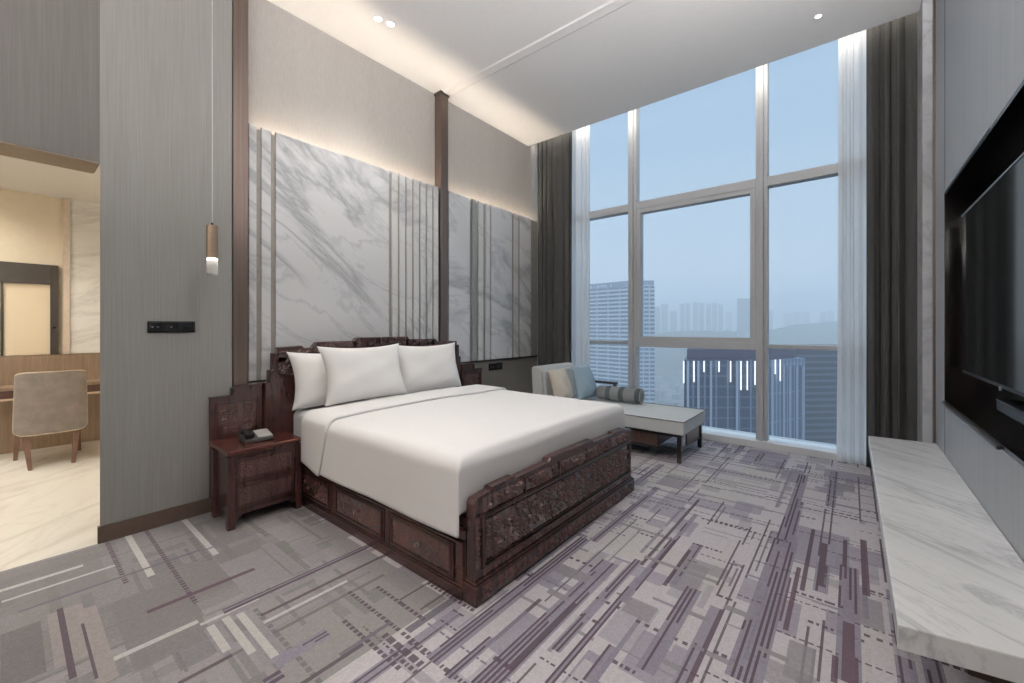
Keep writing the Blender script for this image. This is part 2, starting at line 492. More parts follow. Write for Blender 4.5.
    runY((300, 683), (366, 645), .025, DARK); runY((180, 683), (232, 655), .02, DARK)
    runY((402, 628), (462, 600), .045, MAUVE*.55); runY((330, 645), (402, 630), .02, MAUVE*.6)
    runX((428, 583), (475, 612), .025); runX((441, 620), (457, 632), .02)
    runX((404, 632), (429, 655), .02); runX((400, 602), (424, 620), .03)
    runY((400, 600), (441, 575), .02, DARK); runY((420, 610), (452, 590), .015, DARK)
    # --- bands in front of the bed foot and over the right half
    runY((428, 658), (589, 540), .07, DARK, 'band'); runY((589, 540), (660, 488), .05, DARK, 'band')
    runY((446, 677), (492, 639), .04, DARK, 'band'); runY((492, 639), (542, 600), .02, DARK); runY((542, 600), (640, 520), .018, MAUVE*.6)
    block([(484, 646), (525, 612), (540, 617), (500, 655)], MAUVE, .7)
    runY((503, 652), (640, 531), .03, PALE)
    runY((470, 683), (620, 566), .10, DARK, 'band'); runY((510, 669), (578, 604), .03, DARK)
    runY((555, 650), (640, 560), .04, DARK, 'band'); runY((546, 682), (640, 578), .035, DARK, 'band')
    runY((585, 682), (617, 647), .05, DARK, 'band'); runY((620, 600), (700, 515), .03, DARK, 'band')
    runY((640, 565), (700, 500), .02, DARK)
    runX((494, 656), (513, 669), .03); runX((554, 570), (572, 578), .03, MID, False); runX((548, 590), (570, 600), .04, MID, False)
    runX((560, 566), (590, 580), .07, MID, False)
    runY((784, 540), (743, 683), .12, DARK, 'band'); runY((803, 475), (784, 540), .07, DARK, 'band')
    runY((694, 589), (645, 671), .07, DARK, 'band')
    runY((744, 565), (690, 681), .015, PLUM); runY((739, 540), (717, 585), .015, PLUM)
    runY((675, 540), (620, 600), .03, DARK, 'band'); runY((690, 550), (663, 585), .03, DARK)
    runY((849.7, 567), (848, 683), .08, DARK, 'band'); runY((864, 540), (865, 595), .04, PLUM)
    runY((847, 622), (848, 683), .05, PLUM)
    runY((845, 540), (844, 567), .02, DARK); runY((824, 543), (820, 586), .03, DARK); runY((833, 500), (830, 545), .02, DARK)
    runY((822, 619), (821, 683), .015, DARK); runY((791, 578), (781, 622), .015, PLUM); runY((799, 567), (785, 630), .018, PLUM)
    runY((815, 530), (800, 590), .015, DARK); runY((835, 655), (835, 683), .03, PLUM)
    block([(790, 645), (815, 645), (818, 683), (780, 683)], MID, .8)
    block([(620, 600), (650, 598), (665, 622), (625, 620)], MID, .8)
    for p, q in (((776, 632), (839, 652)), ((855, 625), (894, 634)), ((856, 660), (900, 677)), ((779, 590), (840, 620)), ((795, 592), (841, 606)),
                 ((757, 562), (795, 572)), ((737, 595), (760, 602)), ((700, 556), (745, 566)), ((862, 590), (890, 600)), ((700, 520), (790, 540)),
                 ((780, 505), (870, 520)), ((690, 470), (800, 480)), ((825, 480), (868, 487))): runX(p, q, .022)
    for p, q in (((725, 607), (754, 617)), ((707, 652), (735, 666)), ((661, 660), (681, 668)), ((688, 612), (710, 620)), ((640, 560), (720, 578)),
                 ((760, 650), (790, 660))): runX(p, q, .035, MID, False)
    # darker threads of the weave
    A[:] *= rng.uniform(.93, 1.07, (nx, ny, 1))
    xs = x0+c*np.arange(nx+1); ys = y0+c*np.arange(ny+1)
    V = np.zeros((nx+1, ny+1, 3)); V[..., 0] = xs[:, None]; V[..., 1] = ys[None, :]
    idx = np.arange((nx+1)*(ny+1)).reshape(nx+1, ny+1)
    Q = np.stack([idx[:-1, :-1], idx[1:, :-1], idx[1:, 1:], idx[:-1, 1:]], -1).reshape(-1, 4)
    verts = V.reshape(-1, 3); cols = A.reshape(-1, 3)
    # plain carpet behind the photographer and the slab's underside
    n0 = len(verts)
    ext = np.array([[XP, -4.2, 0], [x1+.2, -4.2, 0], [x1+.2, y0, 0], [XP, y0, 0], [x1, y0, 0], [x1+.2, y1, 0], [x1, y1, 0]])
    verts = np.vstack([verts, ext])
    extra = np.array([[n0, n0+1, n0+2, n0+3]])
    Q = np.vstack([Q, extra]); cols = np.vstack([cols, MID[None]])
    me = bpy.data.meshes.new('floor')
    me.vertices.add(len(verts)); me.vertices.foreach_set('co', verts.ravel())
    me.loops.add(len(Q)*4); me.loops.foreach_set('vertex_index', Q.ravel().astype(np.int32))
    me.polygons.add(len(Q)); me.polygons.foreach_set('loop_start', np.arange(0, len(Q)*4, 4, dtype=np.int32))
    me.update(calc_edges=True); me.validate()
    at = me.attributes.new('Pattern', 'FLOAT_COLOR', 'FACE')
    at.data.foreach_set('color', np.hstack([cols, np.ones((len(cols), 1))]).astype(np.float32).ravel())
    struct(link('floor', me, M['carpet']), 'patterned grey and purple bedroom carpet')
make_carpet()
struct(G().box(-6.9, XP, -2.2, 1.2, -.1, -.001).done('floor', M['marble_floor']), 'cream marble floor of the dressing room')

# ------------------------------------------------------------------ walls and ceiling
# pillar wall between opening and post, splayed at its rear
struct(G().prism([(XP, .362), (XP, 1.05), (-3.77, 1.05), (-3.77, .40)], 0, H).done('wall_left', M['wall_grey']), 'grey threaded pillar wall')
struct(G().box(-3.77, XP-.004, -2.4, .364, 2.29, H).done('wall_left', M['wall_taupe']), 'taupe wall above the opening')
struct(G().box(-3.765, XP-.008, -2.4, .358, 2.283, 2.291).done('trim_1', plain('brown_soffit', lin((150, 134, 116)), .6)))
struct(G().box(-3.77, XP, -4.2, -2.2, 0, H).done('wall_left', M['wall_grey']))
struct(G().box(-3.9, XU, 1.05, 5.45, 0, 4.62).done('wall_left', M['wall_upper']), 'beige wall above the marble')
struct(G().box(XU, -3.60, 1.16, 4.98, 0, .862).done('wall_left', M['wall_low']), 'dark taupe panel below the marble')
struct(G().box(XU, -3.585, 1.16, 4.98, .862, .884).done('trim_2', M['frame_dark']))
struct(G().box(-3.9, 1.2, -4.3, -4.2, 0, H).done('wall_front', M['plain_wall']))
# skirting of the pillar
struct(G().prism([(XP+.012, .352), (XP+.012, 1.04), (XP-.02, 1.04), (XP-.02, .352)], 0, .10).done('baseboard_left', M['base_bronze']))

# ceiling
struct(G().box(-3.9, 1.2, -4.3, 4.86, H, H+.67).done('ceiling', M['plaster']))
struct(G().box(-3.9, 1.2, 4.86, 5.42, 4.50, 4.62).done('ceiling', M['plaster']), 'ceiling of the curtain pocket')
struct(G().slabx([(3.10, H+.005), (3.13, H-.008), (3.22, H-.008), (3.25, H+.005)], XU, XW).done('ceiling_beam', M['plaster']))

# marble feature wall: panels, ribs and grooves
MT = 2.865; MB = .884
def panel(y0, y1, xf=XM, mat='marble', top=MT):
    return struct(G().box(xf-.02, xf, y0, y1, MB, top).done('wall_left', M[mat], bevel=.003))
def py_on(px, X):
    k = (px-512)/F; d = X/(k*CY-SY); return (k*SY+CY)*d
struct(G().box(XM-.035, XM-.02, 1.16, 3.09, MB, MT-.02).done('wall_left', M['groove']))
struct(G().box(XM-.035, XM-.02, 3.21, 4.98, MB, MT-.02).done('wall_left', M['groove']))
for a, b, m, off in ((249, 256.6, 'marble_rib', 0), (261.5, 271, 'marble_rib', 0), (275.8, 389, 'marble', 0)):
    panel(py_on(a, XM+off), py_on(b, XM+off), XM+off, m)
ribs = [392.5, 400, 407.3, 414.2, 421, 427.6, 434, 440]
for a, b in zip(ribs[:-1], ribs[1:]):
    ya, yb = py_on(a, XM), py_on(b, XM)
    panel(ya, ya+(yb-ya)*.72, XM+.0, 'marble_rib')
for a, b, m in ((449, 470, 'marble'), (472.5, 476.5, 'grey_strip'), (478.8, 483.5, 'marble_rib'), (486, 490, 'marble_rib'), (491.5, 512, 'marble'), (514.5, 518.5, 'marble_rib'), (520.5, 531, 'marble')):
    panel(py_on(a, XM), min(4.98, py_on(b, XM)), XM, m)
# light slot behind the marble top
for ya, yb in ((1.18, 3.07), (3.23, 4.95)):
    l = thing('wall_mounted_light_strip', 'warm light strip hidden behind the marble top %s' % ('nearer the doorway' if ya < 2 else 'nearer the curtain'), 'light strip', (XU+.03, (ya+yb)/2, MT-.10), 'light strips behind the marble')
    G().box(XU+.012, XU+.03, ya, yb, MT-.115, MT-.10).done('diffuser', M['led'], l)
    G().box(XU+.002, XU+.034, ya, yb, MT-.124, MT-.116).done('channel', M['chrome'], l)
# bronze posts
struct(G().box(XU, XP+.008, 1.055, 1.155, 0, H).done('trim_3', M['bronze'], bevel=.004), 'bronze post beside the pillar')
struct(G().box(XU, XM+.012, 3.095, 3.205, .0, H-.02).done('trim_4', M['bronze'], bevel=.004), 'bronze post between marble fields')
struct(G().box(XU, XM+.02, 3.085, 3.215, H-.03, H-.0).done('trim_5', M['frame_dark']), 'dark cap of the bronze post')

# TV wall with niche
NY0, NY1, NZ0, NZ1 = 1.6, 4.168, .771, 2.235
w = G()
w.box(XW, 1.2, -4.2, NY0, 0, H); w.box(XW, 1.2, NY0, NY1, 0, NZ0); w.box(XW, 1.2, NY0, NY1, NZ1, H); w.box(XW, 1.2, NY1, 4.58, 0, H)
w.box(XW+.16, 1.2, NY0, NY1, NZ0, NZ1)
struct(w.done('wall_right', M['wall_tv']))
struct(G().box(XW-.0015, XW+.01, 4.164, 4.172, 0, H).done('trim_6', M['frame_dark']))
struct(G().box(XW-.012, XW+.05, 4.585, 4.632, 0, H).done('trim_7', M['bronze']), 'bronze strip beside the marble pilaster')
struct(G().box(.437, 1.2, 4.632, 4.97, 0, H).done('wall_right', M['marble_pilaster']), 'marble pilaster beside the curtain')
struct(G().box(XW, 1.2, 4.97, 5.45, 0, 4.62).done('wall_right', M['plain_wall']))
n = thing('television_niche_surround', 'black wooden lining of the wall niche around the television', 'niche lining', (XW+.1, 2.9, NZ0))
G().box(XW+.145, XW+.158, NY0+.002, NY1-.002, NZ0+.002, NZ1-.002).done('back_panel', M['niche_wood'], n)
G().box(XW-.004, XW+.145, NY1-.03, NY1-.002, NZ0+.002, NZ1-.002).done('side_panel', M['niche_wood'], n)
G().box(XW-.004, XW+.145, NY0+.002, NY0+.03, NZ0+.002, NZ1-.002).done('side_panel', M['niche_wood'], n)
G().box(XW-.004, XW+.145, NY0+.03, NY1-.03, NZ0+.002, NZ0+.022).done('bottom_panel', M['niche_wood'], n)
G().box(XW-.004, XW+.145, NY0+.03, NY1-.03, NZ1-.022, NZ1-.002).done('top_panel', M['niche_wood'], n)
o = G().box(XW-.016, XW-.002, 2.74, NY1-.002, NZ0-.006, NZ0+.012).done('lower_lip', M['frame_dark'], n, bevel=.003); o['label'] = 'slim metal lip'
o = G().box(XW-.010, XW-.002, 2.92, NY1-.002, NZ1-.006, NZ1+.006).done('upper_lip', M['chrome'], n, bevel=.002); o['label'] = 'bright metal lip'

tv = thing('television', 'large black flat television mounted in the dark wall niche', 'television', (XW+.1, 3.03, 1.01))
TY0, TY1, TZ0, TZ1 = 2.13, 3.925, 1.005, 2.02
G().box(XW+.05, XW+.095, TY0, TY1, TZ0, TZ1).done('casing', M['black_matt'], tv, bevel=.006)
G().box(XW+.046, XW+.05, TY0+.012, TY1-.012, TZ0+.022, TZ1-.012).done('screen', M['screen'], tv)
G().box(XW+.044, XW+.0495, TY0, TY1, TZ1-.006, TZ1+.001).done('upper_edge', M['chrome'], tv)
G().box(XW+.095, XW+.1445, 2.6, 3.4, 1.2, 1.8).done('wall_bracket', M['black_matt'], tv)
G().tube((XW+.049, 3.02, 1.006), (XW+.043, 3.02, 1.006), .011).done('emblem', M['chrome'], tv)
sb = thing('soundbar', 'slim black soundbar below the television screen', 'soundbar', (XW+.1, 2.6, .90))
G().box(XW+.05, XW+.144, 2.1, 3.12, .885, .945).done('body', M['black_matt'], sb, bevel=.012, seg=3)
G().box(XW+.047, XW+.051, 2.14, 3.08, .897, .933).done('grille', M['black'], sb)
G().box(XW+.046, XW+.05, 2.12, 3.10, .942, .946).done('top_edge', M['frame_dark'], sb)

# marble bench
b = thing('marble_bench', 'long white veined marble slab bench along the television wall', 'bench', (.3, 3.1, 0))
G().prism([(.106, 1.688), (.36, 1.7325), (XW-.002, 1.757), (XW-.002, 4.50), (.106, 4.466)], .337, .412).done('slab', M['marble_bench'], b, bevel=.004)
G().box(.335, XW-.003, 2.28, 4.40, .0, .337).done('plinth', M['base_bronze'], b, bevel=.004)

# ------------------------------------------------------------------ dressing room beyond the opening
BX = -6.75
struct(G().box(BX-.1, BX, -2.4, 1.3, 0, 2.9).done('wall_far', M['bath_wall']), 'beige wall of the dressing room')
struct(G().box(BX, -3.77, 1.15, 1.3, 0, 2.9).done('wall_right', M['bath_wall']))
struct(G().box(BX, -3.77, -2.4, -2.25, 0, 2.9).done('wall_left', M['bath_wall']))
struct(G().box(BX-.1, -3.77, -2.4, 1.3, 2.72, 2.9).done('ceiling', M['plaster']), 'white ceiling of the dressing room')
struct(G().box(BX, BX+.03, .455, 1.15, 1.005, 2.72).done('wall_far', M['marble_bath'], bevel=.003), 'white marble wall panel of the dressing room')
struct(G().box(BX, BX+.05, .405, .455, 1.005, 2.72).done('trim_8', plain('pinkish_strip', lin((206, 190, 172)), .5)))
d = thing('vanity_desk', 'long wooden vanity desk with dark edge in the dressing room', 'desk', (-6.55, -.3, 0))
G().box(BX+.002, BX+.03, -2.2, 1.14, .70, 1.0).done('splashback', M['bath_wood'], d)
G().box(BX+.002, -6.42, -2.2, 1.14, .672, .70).done('desk_top', M['bath_wood'], d, bevel=.003)
o = G().box(BX+.002, -6.40, -2.2, 1.14, .595, .672).done('drawer_front', M['desk_dark'], d, bevel=.003); o['label'] = 'dark brown drawer edge'
G().box(BX+.002, -6.395, -2.2, 1.14, .575, .595).done('pale_edge', plain('pale_edge', lin((196, 176, 150)), .5), d)
G().box(BX+.002, BX+.03, -2.2, 1.14, .0, .575).done('back_panel', M['bath_wood'], d)
mf = thing('framed_glass_panel', 'dark framed beige glass panel on the dressing room wall', 'framed panel', (BX+.02, -.6, 1.005))
fr = G(); FY1, FY0, FZ1 = .37, -1.6, 1.97
fr.box(BX+.003, BX+.05, FY1-.06, FY1, 1.004, FZ1); fr.box(BX+.003, BX+.05, FY0, FY0+.06, 1.004, FZ1); fr.box(BX+.003, BX+.05, FY0+.06, FY1-.06, FZ1-.21, FZ1)
fr.done('frame', M['frame_dark'], mf, bevel=.003)
G().box(BX+.003, BX+.02, FY0+.06, FY1-.06, 1.006, FZ1-.21).done('glass', M['beige_glass'], mf)
G().box(BX+.003, BX+.035, -.03, -.01, 1.006, FZ1-.21).done('glazing_bar', M['frame_dark'], mf)
G().tube((BX+.05, FY1-.03, 1.29), (BX+.058, FY1-.03, 1.29), .012).done('knob', M['black'], mf)

# chair (faces the desk, back to us)
def dressing_chair():
    t = thing('dressing_chair', 'taupe velvet chair with brown wooden legs at the vanity desk', 'chair', (-6.03, .28, 0))
    yc = .28
    # shell: curved back wrapping forward, wide at top, rounded at base
    nu, nv = 25, 13
    P = np.zeros((nu, nv, 3))
    for i in range(nu):
        u = -1+2*i/(nu-1)
        for j in range(nv):
            v = j/(nv-1)
            hw = .218+.012*(1-v)
            xx = -5.80+.03*v + (-.045)*abs(u)**4
            yy = yc+u*hw*(1-.0*v)
            z0 = .31+.035*abs(u)**10
            z1 = .885-.015*abs(u)**10
            P[i, j] = (xx, yy, z0+(z1-z0)*v)
    s = grid_mesh('backrest', P, M['velvet'], t, solid=.06)
    bv = s.modifiers.new('edge', 'BEVEL'); bv.width = .02; bv.segments = 3; bv.limit_method = 'ANGLE'
    # pale piping around the rear face
    cu = G()
    ring = [P[i, nv-1] for i in range(nu)] + [P[nu-1, j] for j in range(nv-2, -1, -1)] + [P[i, 0] for i in range(nu-2, -1, -1)] + [P[0, j] for j in range(1, nv)]
    ring = [Vector(p)+Vector((.026, 0, 0)) for p in ring]
    for a, c in zip(ring, ring[1:]):
        if (a-c).length > 1e-4: cu.tube(a, c, .006, n=6)
    cu.done('piping', M['velvet_edge'], s, smooth=True)
    G().box(-6.33, -5.86, yc-.225, yc+.225, .33, .47).done('seat', M['velvet'], t, bevel=.04, seg=4)
    for sy in (-1, 1):
        G().taper((-5.77, yc+sy*.135, 0), (-5.86, yc+sy*.165, .335), .014, .024).done('leg', M['chair_wood'], t, bevel=.003)
        G().taper((-6.30, yc+sy*.215, 0), (-6.28, yc+sy*.20, .335), .014, .024).done('leg', M['chair_wood'], t, bevel=.003)
dressing_chair()

# ------------------------------------------------------------------ carving
def relief(name, x, y0, y1, z0, z1, depth, mat, parent, seed, axis='x', sgn=1, res=.004, k=1.0, rr=(.012, .032)):
    """carved scrollwork panel lying in the plane x (or y) = const, raised towards sgn"""
    R = random.Random(seed)
    w, h = y1-y0, z1-z0
    nu, nv = max(4, int(w/res)), max(4, int(h/res))
    U, V = np.meshgrid(np.linspace(0, w, nu+1), np.linspace(0, h, nv+1), indexing='ij')
    Hh = np.zeros_like(U)
    n = max(6, int(w*h*1000*k))
    for _ in range(n):
        cx, cy = R.uniform(0, w), R.uniform(0, h); r = R.uniform(*rr); ph = R.uniform(0, 6.28); s = R.choice([-1, 1]); m = R.choice([1, 1, 2, 3, 5])
        dx, dy = U-cx, V-cy; q = np.hypot(dx, dy); th = np.arctan2(dy, dx)
        rd = .5+.5*np.cos(m*th*s+q/r*6.5+ph)
        e = np.clip(1-(q/r)**2, 0, 1)**.5
        Hh = np.where(q < r, np.clip((rd-.38)*4, 0, 1)*np.minimum(1, e*1.8), Hh*np.clip((q/r-1)*6, 0, 1))
    edge = np.minimum(np.minimum(U, w-U), np.minimum(V, h-V))
    Hh *= np.clip((edge-.002)/.006, 0, 1)
    P = np.zeros(U.shape+(3,))
    if axis == 'x':
        P[..., 0] = x+sgn*depth*Hh; P[..., 1] = y0+U; P[..., 2] = z0+V
        if sgn < 0: P = P[::-1]
    else:
        P[..., 1] = x+sgn*depth*Hh; P[..., 0] = y0+U; P[..., 2] = z0+V
        if sgn > 0: P = P[::-1]
    return grid_mesh(name, P, mat, parent)

def frame_x(g, x0, x1, y0, y1, z0, z1, t):
    g.box(x0, x1, y0, y0+t, z0, z1); g.box(x0, x1, y1-t, y1, z0, z1); g.box(x0, x1, y0+t, y1-t, z0, z0+t); g.box(x0, x1, y0+t, y1-t, z1-t, z1); return g
def frame_y(g, y0, y1, x0, x1, z0, z1, t):
    g.box(x0, x0+t, y0, y1, z0, z1); g.box(x1-t, x1, y0, y1, z0, z1); g.box(x0+t, x1-t, y0, y1, z0, z0+t); g.box(x0+t, x1-t, y0, y1, z1-t, z1); return g

# ------------------------------------------------------------------ bed
YC = 2.275
B0, B1 = 1.385, 3.165
bed = thing('bed', 'carved dark rosewood double bed with stepped headboard and footboard', 'bed', (-2.4, YC, 0))
# headboard
def mirror(prof): return prof + [(2*YC-y, z) for y, z in reversed(prof)]
hp = mirror([(1.24, .0), (1.24, .88), (1.275, .88), (1.275, .97), (1.30, .97), (1.30, 1.10), (1.335, 1.10), (1.335, 1.142), (1.52, 1.150), (1.535, 1.130), (1.60, 1.130), (1.64, 1.175), (1.98, 1.178), (2.0, 1.205)])
hb = G().slabx(hp, -3.492, -3.43).done('headboard', M['wood'], bed, bevel=.006)
relief('carved_panel', -3.43, 1.34, 2*YC-1.34, .92, 1.115, .007, M['carve'], hb, 3)
relief('carved_panel', -3.43, 1.66, 2*YC-1.66, 1.12, 1.168, .005, M['carve'], hb, 4)
for s in (-1, 1):
    ya = YC+s*(YC-1.26)
    G().box(-3.43, -3.405, ya-.02, ya+.02, 0, .88).done('headboard_post', M['wood'], hb, bevel=.004)
# footboard
FX0, FX1 = -1.415, -1.36
fp = mirror([(B0, .0), (B0, .47), (B0+.012, .492), (1.50, .502), (1.51, .516), (1.69, .52), (1.705, .508), (2.0, .515), (2.02, .535)])
fb = G().slabx(fp, FX0, FX1).done('footboard', M['wood'], bed, bevel=.006)
o = G(); o.box(FX0-.01, FX1+.022, B0-.012, B1+.012, 0, .095); o.box(FX0-.005, FX1+.012, B0-.006, B1+.006, .095, .108); o.done('footboard_plinth', M['wood'], fb, bevel=.005)
relief('carved_plinth_band', FX1+.0222, B0+.03, B1-.03, .015, .082, .011, M['carve'], fb, 31)
relief('carved_lower_band', FX1+.0005, B0+.06, B1-.06, .112, .148, .008, M['carve'], fb, 32)
o = G(); frame_x(o, FX1, FX1+.014, B0+.045, B1-.045, .15, .405, .014); frame_x(o, FX1, FX1+.008, B0+.066, B1-.066, .171, .384, .008); o.done('panel_moulding', M['wood'], fb, bevel=.003)
relief('carved_panel', FX1+.0005, B0+.075, B1-.075, .180, .376, .015, M['carve'], fb, 33, res=.003, k=1, rr=(.016, .036))
for i in range(5):
    L = (B1-B0-.10)/5; ya = B0+.05+i*L
    relief('carved_frieze', FX1+.0005, ya+.006, ya+L-.006, .412, .486, .014, M['carve'], fb, 40+i, res=.003, k=1, rr=(.014, .028))
o = G(); o.box(FX1, FX1+.012, B0+.02, B1-.02, .405, .412)
for i in range(1, 5): ya = B0+.05+i*(B1-B0-.10)/5; o.box(FX1, FX1+.010, ya-.005, ya+.005, .412, .492)
o.done('frieze_bead', M['wood'], fb, bevel=.002)
relief('carved_stile', FX1+.0005, B0+.008, B0+.042, .16, .40, .007, M['carve'], fb, 51); relief('carved_stile', FX1+.0005, B1-.042, B1-.008, .16, .40, .007, M['carve'], fb, 52)
# end grain corner detail on side face of footboard
# side rails with drawers
def bed_side(sgn):
    yo = B0 if sgn < 0 else B1
    ya, yb = (yo, yo+.03) if sgn < 0 else (yo-.03, yo)
    g = G(); g.box(-3.43, FX0-.002, ya, yb, .0, .395)
    side = g.done('side_rail', M['wood'], bed)
    out = lambda a: yo+sgn*a
    g = G()
    for z0, z1, t in ((0, .055, .016), (.055, .066, .010), (.262, .275, .014), (.33, .345, .012)):
        g.box(-3.40, FX0-.012, min(out(0), out(t)), max(out(0), out(t)), z0, z1)
    for xa, xb in ((-2.685, -2.645), (-2.065, -2.03), (-1.48, -1.43), (-3.40, -3.25)):
        g.box(xa, xb, min(out(0), out(.008)), max(out(0), out(.008)), .066, .262)
    g.done('rail_moulding', M['wood'], side, bevel=.003)
    for k, (xa, xb) in enumerate(((-3.24, -2.70), (-2.63, -2.08), (-2.015, -1.495))):
        dr = G().box(xa, xb, min(out(0), out(.012)), max(out(0), out(.012)), .075, .252).done('drawer', M['wood'], bed, bevel=.003)
        frame_y(G(), min(out(.012), out(.019)), max(out(.012), out(.019)), xa+.012, xb-.012, .085, .243, .012).done('drawer_bead', M['wood'], dr, bevel=.003)
        relief('carved_front', out(.0125), xa+.03, xb-.03, .102, .226, .005, M['carve'], dr, 60+k, 'y', sgn, .005, .8)
        xm = (xa+xb)/2
        G().tube((xm, out(.018), .165), (xm, out(.034), .165), .008, .011, 12).done('knob', M['wood_black'], dr, smooth=True)
bed_side(-1); bed_side(1)
G().box(-3.43, FX0-.002, B0+.03, B1-.03, .06, .36).done('bed_base', M['wood'], bed)
# mattress
mt = tag(G().box(-3.395, -1.47, B0+.035, B1-.035, .362, .655).done('mattress', M['sheet'], bevel=.05, seg=4), 'white sheeted mattress lying in the rosewood bed', 'mattress')

# duvet
def arc(t, R):
    t = np.maximum(t, 0)
    h = np.where(t < R*PI/2, R*np.sin(np.minimum(t/R, PI/2)), R)
    d = np.where(t < R*PI/2, R*(1-np.cos(np.minimum(t/R, PI/2))), R+(t-R*PI/2))
    return h, d
def wob(X, Y, amp):
    return amp*(np.sin(3.1*X+1.7*Y+.5)*np.sin(2.3*Y-1.1*X)+.5*np.sin(6.3*X-3.8*Y+1.)+.35*np.sin(9*Y+5*X))
def drape(name, xs, ys, top, xe, ye0, ye1, R, mat, parent=None, solid=.012, wr=.004, hemshift=None, skew=0):
    X, Y = np.meshgrid(xs, ys, indexing='ij')
    a0, d0 = arc(ye0-Y, R); a1, d1 = arc(Y-ye1, R); b, db = arc(X-xe, R*.8)
    x = np.minimum(X, xe)+b
    y = np.clip(Y, ye0, ye1)-a0+a1
    dd = np.maximum(np.maximum(d0, d1), db)
    # fabric swings slightly outward on its way down
    fl = np.clip((np.maximum(d0, d1)-R)/.35, 0, 1)
    y = y-(d0 > 0)*fl*(.006+.006*np.sin(7*X+.7))+(d1 > 0)*fl*(.006+.006*np.sin(7*X))
    crown = .012*np.clip(1-((Y-(ye0+ye1)/2)/((ye1-ye0)/2))**2, 0, 1)
    x = x-skew*fl*np.clip((X-xs[0])/(xs[-1]-xs[0]), 0, 1)
    z = top-dd+crown*(dd < .02)+wob(X, Y, wr)*(1-.6*fl)
    if hemshift is not None: z = z+hemshift(X, Y, fl)
    P = np.stack([x, y, z], -1)
    return grid_mesh(name, P, mat, parent, solid=solid)
ye0, ye1, R0 = B0+.045, B1-.045, .075
side = .06*PI/2+.33
duv = drape('duvet', np.concatenate([np.linspace(-2.90, -1.56, 60), np.linspace(-1.55, -1.20, 34)]), np.linspace(ye0-.41, ye1+.41, 150), .672, -1.497, ye0, ye1, R0, M['linen'])
tag(duv, 'white duvet spread over the bed with its sides hanging down', 'duvet')
def hs(X, Y, fl):
    return -fl*(.01+.06*np.clip((X+3.03)/.35, 0, 1))
drape('turned_down_fold', np.linspace(-3.035, -2.68, 26), np.linspace(ye0-.39, ye1+.39, 150), .690, 9, ye0, ye1, R0+.012, M['linen'], duv, .018, .003, hs, .13)

# pillows
def pillow(name, label, c, w, h, t, tilt, mat, turn=0, group=None, cat='pillow', seed=0, pinch=.13):
    R = np.random.default_rng(seed)
    n = 33
    u = np.sin(np.linspace(-PI/2, PI/2, n)); U, V = np.meshgrid(u, u, indexing='ij')
    th = ((1-np.abs(U)**3.2)*(1-np.abs(V)**3.2))**.55
    a = w/2*U*(1-pinch*(1-V**2)**1.0*np.abs(U)**3); b = h/2*V*(1-np.where(V < 0, pinch*.25, pinch)*(1-U**2)*np.abs(V)**3)
    k = [R.uniform(0, 6.28) for _ in range(4)]
    wr = 1+.05*np.sin(5*U+3*V+k[0])+.04*np.sin(8*V-4*U+k[1])
    sag = 1-.25*V
    front = t/2*th*wr*sag; back = -t/2*th*sag*.8
    def place(D):
        loc = np.stack([D, a, b], -1)
        ct, st = math.cos(tilt), math.sin(tilt)
        x = loc[..., 0]*ct-loc[..., 2]*st; z = loc[..., 0]*st+loc[..., 2]*ct; y = loc[..., 1]
        cr, sr = math.cos(turn), math.sin(turn)
        return np.stack([x*cr-y*sr, x*sr+y*cr, z], -1)
    A, Bk = place(front), place(back)
    me = bpy.data.meshes.new(name)
    idx = np.arange(n*n).reshape(n, n)
    fq = np.stack([idx[:-1, :-1], idx[1:, :-1], idx[1:, 1:], idx[:-1, 1:]], -1).reshape(-1, 4)
    me.from_pydata(np.vstack([A.reshape(-1, 3), Bk.reshape(-1, 3)]).tolist(), [], np.vstack([fq, fq[:, ::-1]+n*n]).tolist())
    bm = bmesh.new(); bm.from_mesh(me); bmesh.ops.remove_doubles(bm, verts=bm.verts, dist=1e-4); bmesh.ops.recalc_face_normals(bm, faces=bm.faces); bm.to_mesh(me); bm.free()
    o = link(name, me, mat, smooth=True); o.location = c
    return tag(o, label, cat, group)
pillow('pillow', 'white pillow partly hidden behind the front pillow beside the phone nightstand', (-3.305, 1.725, .89), .72, .45, .19, .22, M['pillow'], 0, 'white bed pillows', seed=1)
pillow('pillow', 'white pillow standing in front of the hidden pillow', (-3.105, 1.885, .931), .76, .46, .20, .26, M['pillow'], .03, 'white bed pillows', seed=2)
pillow('pillow', 'white pillow on the window side of the bed', (-3.235, 2.655, .908), .78, .47, .20, .22, M['pillow'], -.02, 'white bed pillows', seed=3)

